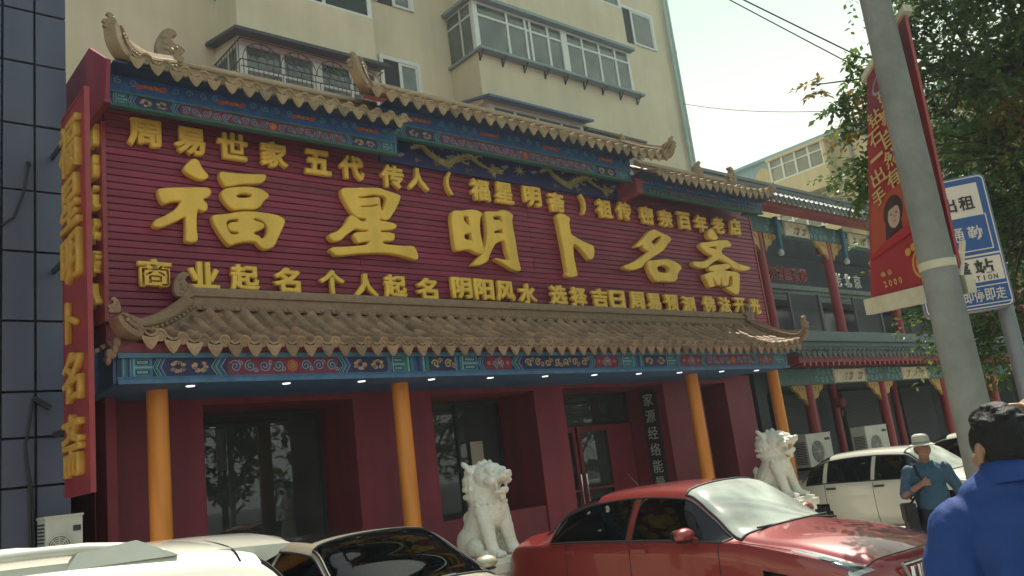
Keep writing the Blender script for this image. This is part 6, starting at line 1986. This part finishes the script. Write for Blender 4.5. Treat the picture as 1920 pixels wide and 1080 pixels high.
# polo shirt
def scl(L):
    o = []
    for q in L:
        if q[0] == 'e': o.append(('e', BZ @ Vector(q[1]), tuple(BZ @ Vector(q[2]))))
        else: o.append(('c', BZ @ Vector(q[1]), q[2] * 1.06, BZ @ Vector(q[3]), q[4] * 1.06))
    return o
I = [('e', (0, 0, 1.26), (.135, .225, .17)), ('e', (0, 0, 1.05), (.145, .215, .24)), ('e', (.01, 0, .90), (.145, .20, .16)), ('e', (-.02, 0, 1.375), (.10, .17, .075)), ('e', (-.035, 0, 1.41), (.075, .11, .05))]
for q in (1, -1): I.append(('e', (-.01, q * .155, 1.305), (.09, .09, .072)))
I += [('c', Vector((-.005, .195, 1.285)), .082, Vector((-.008, .272, 1.03)), .080), ('c', Vector((-.005, -.20, 1.30)), .085, Vector((.05, -.34, 1.42)), .075)]
I += [('e', (-.07, .06, 1.2), (.07, .09, .13)), ('e', (-.07, -.06, 1.2), (.07, .09, .13))]
shirt = blob(scl(I), "polo_shirt", MT['polo'], mp, voxel=.009, smooth_it=4, disp=.022, dscale=.085)
m = MB()
ring = []
for ir, (rx, ry, dz, dx) in enumerate(((.082, .079, 1.395, -.028), (.077, .075, 1.425, -.024), (.073, .071, 1.452, -.020), (.077, .075, 1.455, -.020), (.087, .088, 1.425, -.028), (.096, .100, 1.398, -.034))):
    for k in range(28):
        a = 6.2832 * k / 28
        back = .012 * (-math.cos(a))
        ring.append((dx + rx * math.cos(a), ry * math.sin(a), dz * 1.10 + back - (.03 if math.cos(a) > .9 else 0)))
m.add(ring, [(i * 28 + k, i * 28 + (k + 1) % 28, (i + 1) * 28 + (k + 1) % 28, (i + 1) * 28 + k) for i in range(5) for k in range(28)])
m.build("collar", MT['polo'], shirt, smooth='all')
I = [('e', (0, 0, .93), (.14, .185, .12))]; man_legs(I, (0, 0), 0, .90)
blob(I, "trousers", MT['trouser'], mp, voxel=.014, smooth_it=4)
m = MB()
for q in (1, -1): m.ell((.04, q * .12, .045), (.14, .05, .045), 14, 8)
m.build("shoes", MT['black'], mp, smooth=True)

# -- older man in a straw hat walking beside the red car
hp = thing("person", "older man in pale brimmed hat and blue shirt holding a black bag strap", "person", (9.72, 4.42, 0.004), rad(215))
HS = .945
def V(x, y, z): return Vector((x, y, z * HS))
H0 = V(.03, 0, 1.545)
hi, hR = head_items(H0, 0, 1.0)
I = list(hi)
I.append(('c', V(-.01, 0, 1.37), .058, H0 + Vector((0, 0, -.06)), .054))
I += [('e', V(-.01, 0, 1.25), (.08, .14, .13)), ('c', V(0, 0, 1.32), .05, V(.0, -.2, 1.29), .045), ('c', V(0, -.2, 1.29), .045, V(.02, -.265, 1.06), .04), ('c', V(.02, -.265, 1.06), .04, V(.06, -.27, 1.05), .042), ('c', V(0, 0, 1.32), .05, V(.0, .2, 1.29), .045), ('c', V(0, .2, 1.29), .045, V(.02, .29, 1.03), .04)]
# his right forearm folded up to the strap, left arm down
I += [('c', V(.06, -.27, 1.05), .042, V(.20, -.10, 1.17), .030), ('e', V(.215, -.07, 1.185), (.035, .045, .035))]
for k in range(4): I += [('c', V(.235, -.085 + 0.0, 1.205 - .018 * k), .009, V(.245, -.045, 1.205 - .018 * k), .008), ('c', V(.245, -.045, 1.205 - .018 * k), .008, V(.225, -.03, 1.20 - .018 * k), .007)]
I.append(('c', V(.22, -.085, 1.215), .010, V(.235, -.06, 1.24), .008))
I += [('c', V(.02, .29, 1.03), .04, V(.07, .28, .84), .029), ('e', V(.085, .275, .79), (.026, .022, .045))]
for k, y in enumerate((-.025, -.008, .009, .026)): I.append(('c', V(.09, .275 + y, .76), .008, V(.10, .27 + y, .69 + .01 * abs(k - 1)), .007))
I.append(('c', V(.10, .255, .79), .009, V(.125, .245, .74), .008))
blob(I, "body", MT['skin'], hp, voxel=.0075, smooth_it=2)
I = [('e', tuple(H0 + Vector((-.022, 0, .0))), (.085, .080, .085))]
blob(I, "hair", mat("grey_hair", (.09, .085, .08), .7), hp, voxel=.009)
I = [('e', V(0, 0, 1.22), (.125, .195, .17)), ('e', V(0, 0, 1.02), (.13, .185, .22)), ('e', V(-.01, 0, 1.34), (.09, .15, .065)), ('e', V(.01, 0, .93), (.135, .18, .12))]
I += [('c', V(0, -.19, 1.30), .072, V(.01, -.27, 1.06), .062), ('c', V(.01, -.27, 1.06), .060, V(.10, -.21, 1.09), .052), ('c', V(0, .19, 1.30), .072, V(.01, .285, 1.04), .058)]
hs = blob(I, "shirt", MT['shirt'], hp, voxel=.011, smooth_it=3, disp=.024, dscale=.07)
m = MB()
for q in (1, -1): m.add([tuple(V(.065, q * .015, 1.385)), tuple(V(.02, q * .075, 1.415)), tuple(V(.06, q * .10, 1.36)), tuple(V(.115, q * .045, 1.325))], [(0, 1, 2, 3)])
m.build("collar", MT['shirt'], hs)
I = [('e', V(0, 0, .88), (.13, .17, .12))]; man_legs(I, (0, 0), 0, .84 * HS)
blob(I, "trousers", MT['trouser'], hp, voxel=.014, smooth_it=4)
m = MB()
for q in (1, -1): m.ell((.04, q * .115, .045), (.13, .048, .045), 14, 8)
m.build("shoes", MT['black'], hp, smooth=True)
m = MB()
hz = H0.z + .055
prof = [(.001, .115), (.05, .113), (.078, .10), (.088, .075), (.093, .02), (.095, .0), (.118, -.010), (.138, -.018), (.142, -.014), (.138, -.008), (.10, .006)]
m.lathe([(r, z) for r, z in prof], (H0.x - .005, 0, hz), 32)
hat = m.build("hat", MT['straw'], hp, smooth='all')
m = MB(); m.lathe([(.0955, .004), (.0965, .006), (.0955, .028), (.094, .03)], (H0.x - .005, 0, hz), 32); m.build("hat_band", mat("grey_band", (.3, .3, .28), .7), hat)
# shoulder bag: strap from the right shoulder down to the right hip
bg_ = thing("shoulder_bag", "black shoulder bag hanging at the hip of the man in the hat", "bag", (9.72, 4.42, 0.004), rad(215))
m = MB()
pts = [V(-.06, -.21, .98), V(-.09, -.17, 1.22), V(-.05, -.13, 1.385), V(.03, -.12, 1.375), V(.12, -.12, 1.26), V(.215, -.075, 1.17), V(.15, -.18, 1.05), V(.10, -.25, .95)]
m.tube(pts, .012, 8); m.build("strap", MT['bag'], bg_, smooth=True)
m = MB(); c_ = V(.06, -.27, .80)
m.obox(tuple(c_), (.15, 0, 0), (0, .055, 0), (0, 0, .15)); m.obox(tuple(c_ + Vector((0, -.06, .05))), (.14, 0, 0), (0, .008, 0), (0, 0, .09))
o = m.build("pouch", MT['bag'], bg_); bv = o.modifiers.new("b", 'BEVEL'); bv.width = .02; bv.segments = 3
# ------------------------------------------------------------------ summer haze in the street air
hm = bpy.data.materials.new("haze_air")
hm.use_nodes = True
hn = hm.node_tree
hn.nodes.remove(hn.nodes["Principled BSDF"])
pv = hn.nodes.new("ShaderNodeVolumePrincipled")
pv.inputs["Color"].default_value = (0.80, 0.94, 0.96, 1)
pv.inputs["Density"].default_value = 0.0012
pv.inputs["Anisotropy"].default_value = 0.45
hn.links.new(pv.outputs[0], hn.nodes["Material Output"].inputs["Volume"])
b = MB(); b.box(-620, 620, -620, 620, -1.12, 24.5)
tag(b.build("haze", hm), "pale haze filling the air of the whole street", "haze", kind="stuff")
